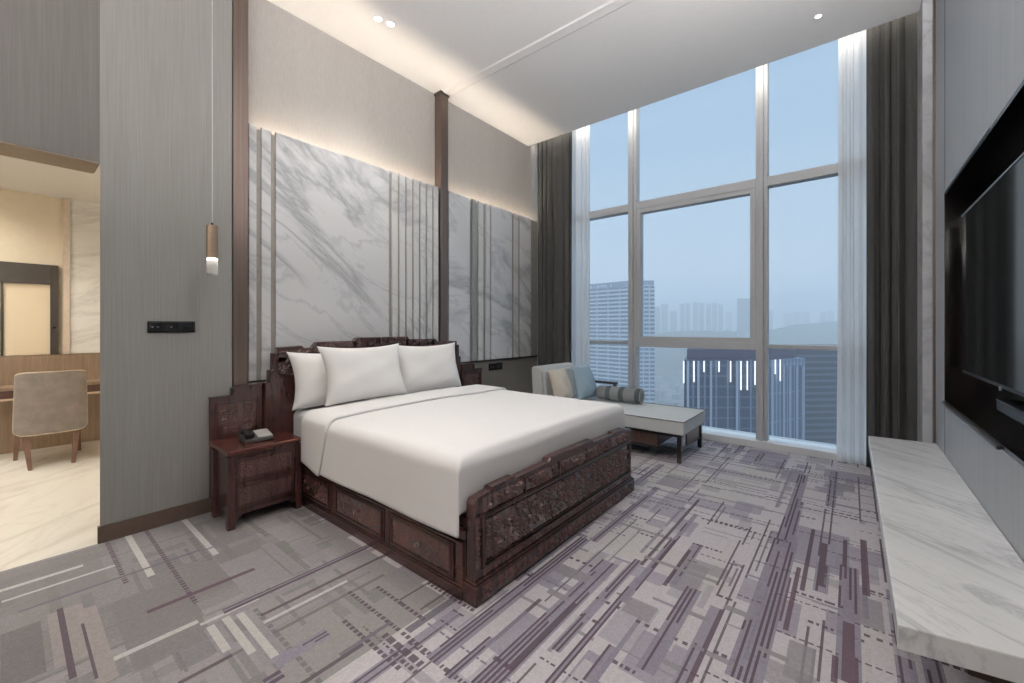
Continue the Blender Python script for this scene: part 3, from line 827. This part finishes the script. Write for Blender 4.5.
# ------------------------------------------------------------------ nightstands
def nightstand():
    N0, N1 = .905, 1.345
    t = thing('nightstand', 'carved dark nightstand holding the telephone beside the pillar wall', 'nightstand', (-3.28, 1.14, 0), 'nightstands beside the bed')
    body = G().box(-3.398, -3.09, N0+.010, N1-.010, .085, .475).done('body', M['wood'], t, bevel=.004)
    G().box(-3.400, -3.055, N0-.012, N1+.006, .478, .508).done('table_top', M['wood_top'], t, bevel=.008, seg=3)
    G().box(-3.398, -3.068, N0+.004, N1-.006, .462, .479).done('top_moulding', M['wood'], t, bevel=.004)
    for x in (-3.375, -3.085):
        for y in (N0+.012, N1-.012):
            sx = 1 if x > -3.2 else -1; sy = 1 if y > 1.1 else -1
            g = G(); g.box(x-.022, x+.022, y-.022, y+.022, .0, .465)
            g.slabx([(y-sy*.02, .045), (y-sy*.02, .085), (y-sy*.07, .085)], x-.015, x+.018)
            g.done('leg', M['wood'], t, bevel=.004)
    for k, (z0, z1) in enumerate(((.285, .445), (.115, .275))):
        dr = G().box(-3.09, -3.075, N0+.036, N1-.036, z0, z1).done('drawer', M['wood'], t, bevel=.003)
        frame_x(G(), -3.075, -3.068, N0+.042, N1-.042, z0+.008, z1-.008, .010).done('drawer_bead', M['wood'], dr, bevel=.002)
        relief('carved_front', -3.0748, N0+.06, N1-.06, z0+.028, z1-.028, .004, M['carve'], dr, 70+k)
    sp = G(); frame_y(sp, N0+.008, N0+.018, -3.353, -3.108, .11, .455, .035); sp.done('side_panel', M['wood'], t, bevel=.003)
    sp = G(); frame_y(sp, N1-.018, N1-.008, -3.353, -3.108, .11, .455, .035); sp.done('side_panel', M['wood'], t, bevel=.003)
    G().box(-3.10, -3.08, N0+.03, N1-.03, .078, .108).done('apron', M['wood'], t, bevel=.003)
    bk = G().slabx([(N0, .1), (N0, .80), (1.035, .80), (1.035, .848), (1.075, .865), (1.237, .872), (1.237, .1)], -3.492, -3.456).done('backboard', M['wood'], t, bevel=.005)
    G().slabx([(N0-.004, .796), (N0-.004, .808), (1.031, .808), (1.031, .856), (1.07, .873), (1.238, .880), (1.238, .862), (1.08, .855), (1.047, .838), (1.047, .796)], -3.492, -3.447).done('backboard_cap', M['wood'], bk, bevel=.003)
    frame_x(G(), -3.456, -3.448, N0+.03, 1.205, .52, .765, .012).done('backboard_bead', M['wood'], bk, bevel=.003)
    G().box(-3.456, -3.3985, N0+.02, 1.215, .1, .47).done('back_rail', M['wood'], bk)
    G().box(-3.456, -3.396, N0-.01, 1.232, .478, .508).done('top_ledge', M['wood_top'], bk, bevel=.004)
    relief('carved_panel', -3.4558, N0+.05, 1.19, .54, .748, .006, M['carve'], bk, 80)
    return t
ns = nightstand()
ns2 = copy_tree(ns)
ns2['label'] = 'dark nightstand on the window side, mostly hidden behind the bed'
for o in [o for o in bpy.data.objects if o.parent == ns2 or (o.parent and o.parent.parent == ns2)]:
    if o.type == 'MESH':
        o.data = o.data.copy(); o.data.transform(Matrix.Scale(-1, 4, (0, 1, 0))); o.data.flip_normals()
ns2.location = (-3.28, 2*YC-1.14, 0)

# telephone
ph = thing('telephone', 'dark desk telephone with grey keypad on the nightstand', 'telephone', (-3.24, 1.12, .5095))
def rot_obj(o, a): o.rotation_euler = (0, 0, a)
g = G(); g.slabx([(-.085, 0), (.085, 0), (.085, .045), (-.085, .025)], -.09, .09)
o = g.done('base', M['phone_dark'], None, bevel=.006); o.parent = ph
g = G(); g.slabx([(-.075, .028), (.080, .0455), (.080, .050), (-.075, .033)], -.005, .085)
o = g.done('keypad', M['phone_grey'], None, bevel=.002); o.parent = ph; o['label'] = 'light grey keypad'
g = G()
for s in (-1, 1): g.box(-.085, -.030, s*.065-.026, s*.065+.026, .036, .066)
g.box(-.075, -.040, -.07, .07, .048, .068)
o = g.done('handset', M['black_matt'], None, bevel=.008, seg=3); o.parent = ph
ph.rotation_euler = (0, 0, math.radians(84))

# ------------------------------------------------------------------ switches, pendant, downlights
def switchplate(label, x, y0, y1, z0, z1, nmod, name='switch_panel'):
    t = thing(name, label, 'switch', (x, (y0+y1)/2, z0))
    G().box(x, x+.007, y0, y1, z0, z1).done('plate', M['black_matt'], t, bevel=.002)
    w = (y1-y0)/nmod
    for i in range(nmod):
        o = G().box(x+.007, x+.0095, y0+i*w+.006, y0+(i+1)*w-.006, z0+.008, z1-.008).done('button', M['black'], t, bevel=.0015)
        if i < 2:
            for q in ((.3, .62) if i == 0 else (.45,)): G().box(x+.0095, x+.010, y0+(i+q)*w-.004, y0+(i+q)*w+.004, (z0+z1)/2-.002, (z0+z1)/2+.002).done('indicator', M['switch_mark'], o)
        else: G().box(x+.0095, x+.0105, y0+i*w+.018, y0+(i+1)*w-.018, (z0+z1)/2-.002, (z0+z1)/2+.018).done('display', M['screen'], o)
switchplate('long black switch panel on the grey pillar wall', XP+.001, .578, .828, 1.262, 1.338, 3)
yy0, yy1 = py_on(488.5, -3.6), py_on(502, -3.6)
switchplate('small black switch panel low on the wall below the marble, beside the bed', -3.599, yy0, yy1, .74, .83, 2)

pe = thing('pendant_lamp', 'slim brass tube pendant with clear tip hanging above the nightstand', 'pendant lamp', (-3.25, .862, 1.65))
px_, py_ = -3.25, .862
G().tube((px_, py_, 1.975), (px_, py_, H-.02), .0035, n=8).done('cable', M['cable'], pe)
G().tube((px_, py_, H-.025), (px_, py_, H), .05).done('ceiling_cap', M['brass'], pe, bevel=.003)
bd = G().tube((px_, py_, 1.752), (px_, py_, 1.965), .033, n=24).done('tube', M['brass'], pe, bevel=.002)
G().tube((px_, py_, 1.965), (px_, py_, 1.985), .008, .005).done('cable_grip', M['black_matt'], bd)
G().tube((px_, py_, 1.65), (px_, py_, 1.75), .031, n=24).done('tip', M['acrylic'], pe, bevel=.002)
G().tube((px_, py_, 1.742), (px_, py_, 1.7515), .026, n=24).done('lamp_disc', M['pendant_glow'], pe)
G().tube((px_, py_, 1.640), (px_, py_, 1.6495), .030, n=24).done('tip_rim', M['acrylic'], pe)

def downlight(x, y, label, power, group=None, size=1.9, blend=.9, col=(1, .95, .90), tgt=None, rad=.05, ring=.045, name='downlight', zc=H):
    t = thing(name, label, 'ceiling light', (x, y, zc), group)
    g = G()
    n = 24
    # ring: short tube wall, hollow
    P = np.zeros((n, 6, 3))
    for i in range(n):
        a = 2*PI*i/n
        for j, (r, z) in enumerate(((ring, -.0005), (ring, -.006), (ring*.82, -.007), (ring*.74, -.002), (ring*.74, -.0015), (ring*.7, -.001))):
            P[i, j] = (x+r*math.cos(a), y+r*math.sin(a), zc+z)
    grid_mesh('trim_ring', P, M['sill_white'], t, closed_u=True)
    G().tube((x, y, zc-.0035), (x, y, zc-.0008), ring*.7, n=24).done('lens', M['lamp_glow'], t)
    if power:
        l = bpy.data.lights.new('spot', 'SPOT'); l.energy = power; l.spot_size = size; l.spot_blend = blend; l.color = col; l.shadow_soft_size = rad
        lo = bpy.data.objects.new('lamp', l); COL.objects.link(lo); lo.parent = t; lo.location = (0, 0, -.03)
        if tgt is not None:
            lo.rotation_euler = (Vector(tgt)-Vector((x, y, zc-.03))).to_track_quat('-Z', 'Y').to_euler()
    return t
G1 = 'recessed ceiling downlights'
SP = [
 (-3.15, 2.03, 'round downlight of the pair, farther from the window', 50, (-2.6, 1.9, 0)),
 (-3.12, 2.135, 'round downlight of the pair, nearer the window', 50, (-2.5, 2.3, 0)),
 (-.22, 4.39, 'single round downlight near the window', 25, None),
]
for x, y, lb, p, tg in SP: downlight(x, y, lb, p, G1, tgt=tg, rad=.12, ring=.03 if x > -1 else .04)

# unseen downlights added to raise the brightness of the bedroom
SP_ADDED = [(-1.9, 1.1, 95), (-.6, .6, 85), (-.7, -1.6, 110), (-2.0, -2.8, 70), (-.6, 2.2, 80)]
for x, y, p in SP_ADDED: downlight(x, y, 'unseen round downlight added to brighten the room', p, 'added unseen lights above the room', size=2.7, blend=1, rad=.25)

# unseen cove ledges added as fill to brighten the ceiling
def cove(label, x0, x1, y0, y1, z):
    t = thing('added_fill_light', label, 'cove light', ((x0+x1)/2, (y0+y1)/2, z), 'added fill lights outside the view')
    lx = x1-x0 < y1-y0
    G().box(x0, x1, y0, y1, z-.06, z-.03).done('ledge', M['plaster'], t)
    if lx: G().box((x0+x1)/2-.02, (x0+x1)/2+.02, y0+.02, y1-.02, z-.03, z-.015).done('diffuser', M['led_fill'], t)
    else: G().box(x0+.02, x1-.02, (y0+y1)/2-.02, (y0+y1)/2+.02, z-.03, z-.015).done('diffuser', M['led_fill'], t)
M['led_fill'] = emit('soft_white_fill', (1, .96, .94), 350)
cove('added unseen light ledge along the wall behind the photographer', XP+.1, .45, -4.198, -4.05, 2.9)
cove('added unseen light ledge along the television wall', XW-.15, XW-.002, -3.9, 2.55, 2.9)

# dressing room light
for x, y in ((-5.2, -.5), (-6.2, -.55), (-4.4, -1.0)):
    downlight(x, y, 'warm downlight in the dressing room ceiling', 110, 'dressing room downlights', size=2.9, blend=1, col=(1, .96, .88), rad=.15, zc=2.72)

ds = thing('wall_mounted_light_strip', 'added unseen light strip inside the dressing room above the opening', 'light strip', (-3.80, -.9, 2.42))  # hidden strip added to lift the dressing room ceiling and far wall
G().box(-3.80, -3.771, -2.1, .34, 2.40, 2.43).done('channel', M['chrome'], ds)
G().box(-3.825, -3.80, -2.1, .34, 2.405, 2.425).done('diffuser', emit('added_dressing_room_strip', (1, .97, .92), 60), ds)

# ------------------------------------------------------------------ window
W0, W1 = 5.2, 5.32
win = bpy.data.objects.new('window_1', None); COL.objects.link(win); win.location = (-1.5, 5.25, 0); struct(win, 'tall curtain wall window')
XS = (-3.66, -2.225, -.757, .5)      # mullion centres
def bar(name, x0, x1, z0, z1, y0=W0, y1=W1, mat='win_frame', bevel=.004): return G().box(x0, x1, y0, y1, z0, z1).done(name, M[mat], win, bevel=bevel)
MW = .055
for x in XS[1:3]:
    bar('mullion', x-MW, x+MW, .0, 4.50)
    bar('mullion_fin', x-.02, x+.02, .0, 4.50, W0-.03, W0+.001)
for x in (XS[0], XS[3]): bar('mullion', x-.03, x+.03, 0, 4.50)
bar('transom', XS[0], XS[1]-MW, 2.82, 2.92); bar('transom', XS[2]+MW, XS[3], 2.82, 2.92); bar('transom', XS[1]+MW, XS[2]-MW, 2.83, 2.925)
bar('transom', XS[0], XS[1]-MW, 1.068, 1.113); bar('transom', XS[2]+MW, XS[3], 1.068, 1.113); bar('transom', XS[1]+MW, XS[2]-MW, 1.045, 1.125)
bar('head_rail', XS[0], XS[3], 4.43, 4.50)
s = G(); frame_y(s, W0+.005, W1-.01, XS[1]+MW, XS[2]-MW, 1.125, 2.83, .055); s.done('sash', M['win_frame'], win, bevel=.004)
for a, b_ in zip(XS[:-1], XS[1:]):
    for z0, z1 in ((.07, 1.08), (1.09, 2.85), (2.9, 4.46)): G().box(a+.03, b_-.03, 5.262, 5.268, z0, z1).done('pane', M['glass'], win)
G().box(XS[0], XS[3], 5.13, 5.42, -.02, .07).done('sill', M['sill_white'], win, bevel=.004)
G().box(XS[0], XS[3], 5.42, 5.6, -.6, .05).done('outer_sill', M['win_frame'], win)
# slot light over the curtains
ls = thing('curtain_slot_light', 'warm light strip in the ceiling slot above the curtains', 'light strip', (-1.55, 4.88, 4.13))
G().box(-3.6, .42, 4.872, 4.880, 4.03, 4.24).done('diffuser', M['led_slot'], ls)
G().box(-3.6, .42, 4.861, 4.872, 4.02, 4.25).done('channel', M['chrome'], ls)

# ------------------------------------------------------------------ curtains
def curtain(name, label, x0, x1, y, z0, z1, pleat, amp, mat, solid, seed, flare=.0):
    R = random.Random(seed)
    n = int((x1-x0)/pleat*14); nz = 24
    xs = np.linspace(0, 1, n)
    # uneven pleats
    ph = np.cumsum(1+.45*np.array([math.sin(i*.09+R.random()*.25) for i in range(n)])); ph = ph/ph[-1]*2*PI*(x1-x0)/pleat
    P = np.zeros((n, nz, 3))
    for j in range(nz):
        v = j/(nz-1)
        a = amp*(.55+.45*(1-v))
        sway = .15*np.sin(ph*.31+3*v)
        P[:, j, 0] = x0+(x1-x0)*xs+.25*pleat*np.sin(2*ph+v)*.3+flare*(1-v)**3*(xs-.3)
        P[:, j, 1] = y+a*np.sin(ph+sway)+.2*a*np.sin(2.3*ph+1)
        P[:, j, 2] = z0+(z1-z0)*v
    o = grid_mesh(name, P, M[mat], solid=solid)
    return tag(o, label, 'curtain')
curtain('curtain', 'dark grey heavy curtain in the corner by the marble wall', -3.62, -3.0, 5.0, .01, 4.46, .105, .036, 'curtain', .006, 1)
curtain('curtain', 'dark grey heavy curtain beside the television wall', .10, .495, 5.0, .01, 4.46, .10, .040, 'curtain', .006, 2)
curtain('sheer_curtain', 'white sheer curtain gathered beside the corner curtain and chaise', -3.25, -2.77, 5.085, .01, 4.46, .07, .02, 'sheer', .0, 3)
curtain('sheer_curtain', 'white sheer curtain gathered at the television wall end of the window', -.105, .30, 5.075, .01, 4.46, .075, .022, 'sheer', .0, 4, .05)

# ------------------------------------------------------------------ chaise longue
CX0, CX1, CYA, CYB = -2.97, -1.22, 4.03, 4.80
ch = thing('chaise_longue', 'pale grey chaise longue on a dark wooden base under the window', 'chaise longue', (-2.1, 4.42, 0))
st = G().box(CX0+.12, CX1, CYA, CYB, .275, .405).done('seat_cushion', M['chaise'], ch, bevel=.014, seg=3)
g = G()
zt = .4035; e = .004
for p, q in (((CX0+.2, CYA-e, zt), (CX1, CYA-e, zt)), ((CX1+e, CYA, zt), (CX1+e, CYB, zt)), ((CX1, CYB+e, zt), (CX0+.2, CYB+e, zt))): g.tube(p, q, .0035, n=8)
g.done('piping', M['piping'], st, smooth=True)
bkr = G(); bkr.slaby([(CX0, .27), (CX0+.16, .27), (CX0+.11, .80), (CX0+.085, .825), (CX0-.01, .825), (CX0-.03, .80)], CYA, CYB)
br = bkr.done('backrest', M['chaise'], ch, bevel=.02, seg=3)
G().slaby([(CX0+.155, .41), (CX0+.20, .41), (CX0+.155, .77), (CX0+.115, .78)], CYA+.02, CYB-.02).done('back_pad', M['chaise'], br, bevel=.012, seg=3)
for x in (CX0+.03, CX1-.05):
    for y in (CYA+.045, CYB-.045):
        G().box(x-.02, x+.02, y-.02, y+.02, 0, .275).done('leg', M['wood_black'], ch, bevel=.003)
g = G(); g.box(CX0+.03, CX1-.03, CYA+.03, CYA+.055, .245, .275); g.box(CX0+.03, CX1-.03, CYB-.055, CYB-.03, .245, .275); g.box(CX1-.065, CX1-.035, CYA+.06, CYB-.06, .245, .275)
g.box(CX0+.03, CX1-.03, CYA+.035, CYA+.055, .105, .125); g.box(CX0+.03, CX1-.03, CYB-.055, CYB-.035, .105, .125); g.box(CX1-.06, CX1-.04, CYA+.06, CYB-.06, .105, .125)
g.done('stretcher', M['wood_black'], ch, bevel=.003)
G().box(CX0+.06, -1.48, CYA+.05, CYB-.06, .126, .26).done('base_box', M['wood_walnut'], ch, bevel=.003)
G().box(CX1-.058, CX1-.044, 4.28, CYB-.07, .126, .244).done('end_panel', M['wood_walnut'], ch, bevel=.002)
ar = G(); ar.box(CX0+.05, -2.24, CYB-.03, CYB+.012, .588, .618); ar.box(-2.29, -2.255, CYB-.03, CYB+.012, .27, .588)
ar.done('armrest', M['wood_black'], ch, bevel=.005)
pillow('cushion', 'cream square cushion leaning on the chaise backrest', (-2.68, 4.185, .617), .39, .40, .15, .30, M['cream'], .05, 'chaise cushions', 'cushion', 5, .1)
pillow('cushion', 'pale blue square cushion on the window side of the chaise', (-2.575, 4.57, .622), .38, .41, .15, .30, M['blue'], -.10, 'chaise cushions', 'cushion', 6, .1)
# bolster
bo = thing('bolster', 'grey banded bolster cushion lying along the chaise seat', 'bolster', (-2.19, 4.68, .405))
def lathe_x(name, prof, x0, yc, zc, mat, parent, n=28):
    P = np.zeros((n, len(prof), 3))
    for i in range(n):
        a = 2*PI*i/n
        for j, (x, r) in enumerate(prof): P[i, j] = (x0+x, yc+r*math.cos(a), zc+r*math.sin(a))
    return grid_mesh(name, P, mat, parent, closed_u=True)
L = .56
lathe_x('cover', [(0, 0), (0, .05), (.006, .07), (.02, .08), (.06, .083), (L/2, .085), (L-.06, .083), (L-.02, .08), (L-.006, .07), (L, .05), (L, 0)], -2.435, 4.662, .499, M['bolster'], bo)
for x in (.13, .30, .50): lathe_x('band', [(x, .0845), (x, .0862), (x+.03, .0866), (x+.06, .0862), (x+.06, .0845)], -2.435, 4.662, .499, M['bolster_band'], bo)
lathe_x('end_piping', [(L-.012, .078), (L-.004, .083), (L+.002, .078), (L-.004, .072)], -2.435, 4.662, .499, M['chaise'], bo)

# ------------------------------------------------------------------ the city outside
GZ = -110.
def at(px, d): return RD((px-512)/F*d, d)
def zat(y, d): return CAMZ+(327-y)*d/F
F_white = facade('white_banded_facade', lin((214, 220, 226)), lin((112, 128, 148)), 3.0, .42, 7.5, .10, lin((196, 206, 216)))
F_white2 = facade('white_gridded_facade', lin((210, 218, 226)), lin((118, 134, 156)), 3.0, .42, 4.2, .22, lin((200, 210, 220)))
F_fin = facade('blue_glass_facade', lin((92, 104, 126)), lin((60, 72, 96)), 3.3, .16, 3.6, .14, lin((118, 130, 150)))
F_fin2 = facade('pale_finned_facade', lin((126, 140, 160)), lin((92, 106, 132)), 9.0, .06, 1.6, .35, lin((142, 156, 176)))
F_dark = facade('dark_banded_facade', lin((92, 100, 118)), lin((48, 56, 76)), 2.6, .40)
F_slab = [facade('apartment_facade', lin((176, 176, 182)), lin((120, 126, 140)), 3.2, .4, 6, .3), facade('grey_apartment_facade', lin((150, 154, 164)), lin((110, 116, 132)), 3.2, .4, 4, .4)]
M['purple'] = plain('purple_grey_parapet', lin((70, 66, 92)), .6, scale=.3)
M['fin_light'] = emit('white_facade_light', (.93, .96, 1), 1.5)
M['roof'] = plain('grey_roof', lin((120, 120, 126)), .8, scale=.2)

def prism_part(name, pts, z0, z1, mat, parent): return G().prism(pts, z0, z1).done(name, mat, parent)
# striped tower
ax, ay = at(631, 300)
ta = thing('office_tower', 'tall white banded office tower beyond the window, behind the chaise', 'building', (ax, ay, GZ))
tA = [at(631, 300), at(654.5, 300), at(655, 360), at(572, 350), at(572, 343)]
prism_part('tower_body', [at(631, 300), RD(103, 300), RD(100, 352), RD(44, 352), RD(45, 343)], GZ, zat(287, 300), F_white, ta)
prism_part('end_bay', [RD(86.4, 299.6), RD(102.6, 299.4), RD(102.4, 300.4), RD(86.4, 300.4)], GZ, zat(285, 300), F_white2, ta)
prism_part('tower_crown', [at(631, 300.2), RD(102.8, 300.2), RD(99.8, 351.8), RD(44.2, 351.8), RD(45.2, 343.2)], zat(287, 300), zat(280.5, 300), plain('pale_crown', lin((150, 160, 178)), .5, scale=.2), ta)
# pale sign strokes on the crown (too small to read in the photo)
p0 = Vector((*RD(86, 300), 0)); p1 = Vector((*RD(45, 343), 0)); dv = (p1-p0).normalized(); nv_ = Vector((dv.y, -dv.x, 0))
if nv_.dot(-p0) < 0: nv_ = -nv_
g = G()
for k in range(7):
    c = p0+dv*(17+k*2.9)
    for m_ in ((-.7,), (.7,), (-.7, .7), (-.7, .7), (-.5, .6), (.0,), (-.6, .6))[k]:
        q = c+dv*m_+nv_*.3
        g.prism([(q.x-dv.x*.3, q.y-dv.y*.3), (q.x+dv.x*.3, q.y+dv.y*.3), (q.x+dv.x*.3+nv_.x*.3, q.y+dv.y*.3+nv_.y*.3), (q.x-dv.x*.3+nv_.x*.3, q.y-dv.y*.3+nv_.y*.3)], zat(285.6, 300), zat(282.6, 300))
g.done('sign', plain('pale_sign', lin((220, 226, 236)), .5), ta)

# near lit tower
bx, by = at(727, 130)
tb = thing('lit_tower', 'dark glass tower with white light fins just below the window', 'building', (bx, by, GZ))
prism_part('tower_body', [at(684, 130), at(770, 130), RD(80.8, 165), RD(70, 165)], GZ, zat(360, 130), F_fin, tb)
prism_part('side_wing', [RD(80.8, 130.02), RD(97.4, 138), RD(97, 165), RD(80.8, 165)], GZ, zat(360, 130), F_fin2, tb)
prism_part('roof_storey', [at(687, 131), at(770, 131), RD(95, 139), RD(94, 163), RD(71, 163)], zat(360, 130)+.01, zat(349.5, 130), M['purple'], tb)
for px_f, y0_, y1_ in ((683.7, 361, 383), (694, 361, 382), (704, 361, 372), (719, 361, 372), (730.6, 361, 382), (741, 361, 390), (747.3, 361, 390), (755, 361, 385), (775.3, 359.5, 374), (780.2, 359.5, 381)):
    d_ = 129.4 if px_f < 770 else 130+((px_f-770)/(805-770))*6-.6
    x_, y_ = at(px_f, d_)
    o = G(); r_ = .16
    o.prism([(x_-r_, y_-r_), (x_+r_, y_-r_), (x_+r_, y_+r_), (x_-r_, y_+r_)], zat(y1_, d_), zat(y0_, d_))
    o.done('light_fin', M['fin_light'], tb)
for px_f in (688, 698.5, 711, 737, 760):
    x_, y_ = at(px_f, 129.6)
    o = G().prism([(x_-.3, y_-.3), (x_+.3, y_-.3), (x_+.3, y_+.3), (x_-.3, y_+.3)], GZ, zat(361, 129.6)); o.done('facade_rib', plain('pale_rib', lin((150, 164, 184)), .4), tb)
for px_f in (772.5, 784, 790, 797, 803):
    d_ = 130+((px_f-770)/(805-770))*7.6-.3
    x_, y_ = at(px_f, d_)
    o = G().prism([(x_-.3, y_-.3), (x_+.3, y_-.3), (x_+.3, y_+.3), (x_-.3, y_+.3)], GZ, zat(366, d_)); o.done('facade_rib', plain('pale_rib', lin((150, 164, 184)), .4), tb)

cx_, cy_ = at(830, 175)
tc = thing('dark_tower', 'dark horizontally banded tower behind the lit glass tower', 'building', (cx_, cy_, GZ))
prism_part('tower_body', [RD(118, 172), RD(172, 176), RD(172, 215), RD(117, 213)], GZ, zat(351, 172), F_dark, tc)
prism_part('parapet', [RD(118.3, 172.3), RD(171.7, 176.3), RD(171.7, 214), RD(117.3, 212)], zat(351, 172), zat(348.5, 172), M['purple'], tc)

# hazy skyline of apartment slabs
for px0, px1, yt, d_ in ((654, 660, 307, 1150), (661, 668, 304, 1180), (670, 677, 311, 1300), (680, 684.5, 304, 1200), (685.5, 690, 303, 1200), (693, 698, 302, 1250), (699, 704, 303, 1250),
                         (706, 711, 304, 1220), (712, 717, 303, 1220), (718, 723, 304.5, 1230), (726, 732, 312, 1500), (737, 752, 298.5, 900), (768, 773, 310, 1300), (784, 792, 313, 1400), (793, 801, 312, 1400),
                         (802, 810, 312.5, 1400), (820, 826, 312, 1350), (827, 834, 311, 1350), (600, 612, 306, 1300), (840, 850, 310, 1300)):
    x_, y_ = at((px0+px1)/2, d_)
    o = prism_part('apartment_block', [at(px0, d_), at(px1, d_), at(px1, d_+25), at(px0, d_+25)], GZ, zat(yt, d_), random.choice(F_slab), None)
    o.data.transform(Matrix.Translation((-x_, -y_, -GZ))); o.location = (x_, y_, GZ)
    lab = 'tall hazy tower block rising above the skyline slabs' if d_ == 900 else 'hazy apartment slab in the skyline row beyond the window'
    tag(o, lab, 'building', None if d_ == 900 else 'hazy skyline slabs')
# low quarter between the towers
R = random.Random(21)
taken = []
for k in range(70):
    d_ = R.uniform(420, 1050); px_b = R.uniform(640, 700) if k < 52 else R.uniform(770, 850)
    if px_b > 760: d_ = R.uniform(650, 1100)
    w_ = R.uniform(9, 22); dp = R.uniform(9, 20); h_ = R.uniform(6, 22)
    x_, y_ = at(px_b, d_); a_ = R.uniform(0, 3); rad = math.hypot(w_, dp)/2+1
    if any(math.hypot(x_-q[0], y_-q[1]) < rad+q[2] for q in taken): continue
    taken.append((x_, y_, rad))
    o = thing('low_rise_building', 'small low building in the hazy quarter between the towers', 'building', (x_, y_, GZ), 'low buildings between the towers')
    o.rotation_euler = (0, 0, a_)
    bb = G().box(-w_/2, w_/2, -dp/2, dp/2, 0, h_).done('building_body', R.choice(F_slab), None); bb.parent = o
    rr = G().box(-w_/2-.4, w_/2+.4, -dp/2-.4, dp/2+.4, h_, h_+.8).done('building_roof', M['roof'], None); rr.parent = o
# ground, wooded hills
def terrain(name, pxs, ys, d0, depth, mat, label):
    n = len(pxs)*6; xs = np.linspace(pxs[0], pxs[-1], n); yt = np.interp(xs, pxs, ys)
    rr = np.random.default_rng(len(pxs)); nv = 10
    P = np.zeros((n, nv, 3))
    for i in range(n):
        for j in range(nv):
            v = j/(nv-1); d_ = d0+depth*v
            x_, y_ = at(xs[i], d_); top = zat(yt[i], d0+depth*.5)
            P[i, j] = (x_, y_, GZ+(top-GZ)*math.sin(PI*v)**.8+rr.normal()*1.5*math.sin(PI*v))
    struct(grid_mesh(name, P, mat), label)
M['woods'] = plain('wooded_hill', lin((58, 70, 66)), .95, var=.3, scale=.05)
M['city_ground'] = plain('hazy_city_ground', lin((116, 118, 118)), .95, var=.35, scale=.03)
terrain('hill', [560, 620, 660, 700, 740, 765, 780, 797, 831, 900], [336, 334, 332, 330, 331, 330, 327, 324, 321, 322], 850, 250, M['woods'], 'dark wooded ridge below the skyline')
terrain('mountain', [300, 560, 640, 700, 760, 800, 860, 1000], [310, 302, 300, 303, 297, 291, 294, 300], 2600, 900, M['woods'], 'faint mountain ridge')
g = G(); g.box(-3500, 3500, 20, 3600, GZ-2, GZ); struct(g.done('ground', M['city_ground']), 'city ground far below')

# haze over the city
hz = G().box(-3000, 3000, 45, 3590, GZ+.5, 190)
def _haze():
    t = NT('city_haze'); v = t.new('VolumeScatter'); v.inputs['Color'].default_value = (1.0, .99, .97, 1); v.inputs['Density'].default_value = .0013; v.inputs['Anisotropy'].default_value = .2
    t.link(v.outputs[0], t.out.inputs['Volume']); return t.m
h = hz.done('haze', _haze()); struct(h, 'bluish haze hanging over the city outside')

# ------------------------------------------------------------------ sky
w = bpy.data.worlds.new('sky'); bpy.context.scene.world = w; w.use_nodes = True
nt = w.node_tree; nt.nodes.clear()
out = nt.nodes.new('ShaderNodeOutputWorld'); bg = nt.nodes.new('ShaderNodeBackground')
tcn = nt.nodes.new('ShaderNodeTexCoord'); sx = nt.nodes.new('ShaderNodeSeparateXYZ'); rp = nt.nodes.new('ShaderNodeValToRGB')
nt.links.new(tcn.outputs['Generated'], sx.inputs[0]); nt.links.new(sx.outputs[2], rp.inputs[0])
el = rp.color_ramp.elements
stops = [(0, (228, 235, 243)), (.10, (217, 227, 239)), (.20, (191, 212, 232)), (.36, (168, 196, 223)), (.6, (160, 190, 219)), (1, (188, 205, 222))]
while len(el) < len(stops): el.new(.5)
for e_, (p_, c_) in zip(el, stops): e_.position = p_; e_.color = (*lin(c_), 1)
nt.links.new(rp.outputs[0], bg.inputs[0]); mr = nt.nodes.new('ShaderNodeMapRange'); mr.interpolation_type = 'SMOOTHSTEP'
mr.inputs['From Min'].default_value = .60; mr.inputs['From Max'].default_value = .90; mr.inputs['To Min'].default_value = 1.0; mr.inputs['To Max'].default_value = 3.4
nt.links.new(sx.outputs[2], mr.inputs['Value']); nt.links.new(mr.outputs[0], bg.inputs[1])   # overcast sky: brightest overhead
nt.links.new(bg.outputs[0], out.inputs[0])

# ------------------------------------------------------------------ render look
sc = bpy.context.scene
sc.view_settings.view_transform = 'Standard'; sc.view_settings.look = 'None'; sc.view_settings.gamma = 1; sc.view_settings.exposure = 0
sc.view_settings.use_curve_mapping = False
sc.cycles.use_denoising = True
sc.cycles.max_bounces = 8; sc.cycles.diffuse_bounces = 5; sc.cycles.glossy_bounces = 3; sc.cycles.transmission_bounces = 6; sc.cycles.volume_bounces = 8
sc.cycles.transparent_max_bounces = 12
sc.cycles.sample_clamp_indirect = 6; sc.cycles.caustics_reflective = False; sc.cycles.caustics_refractive = False
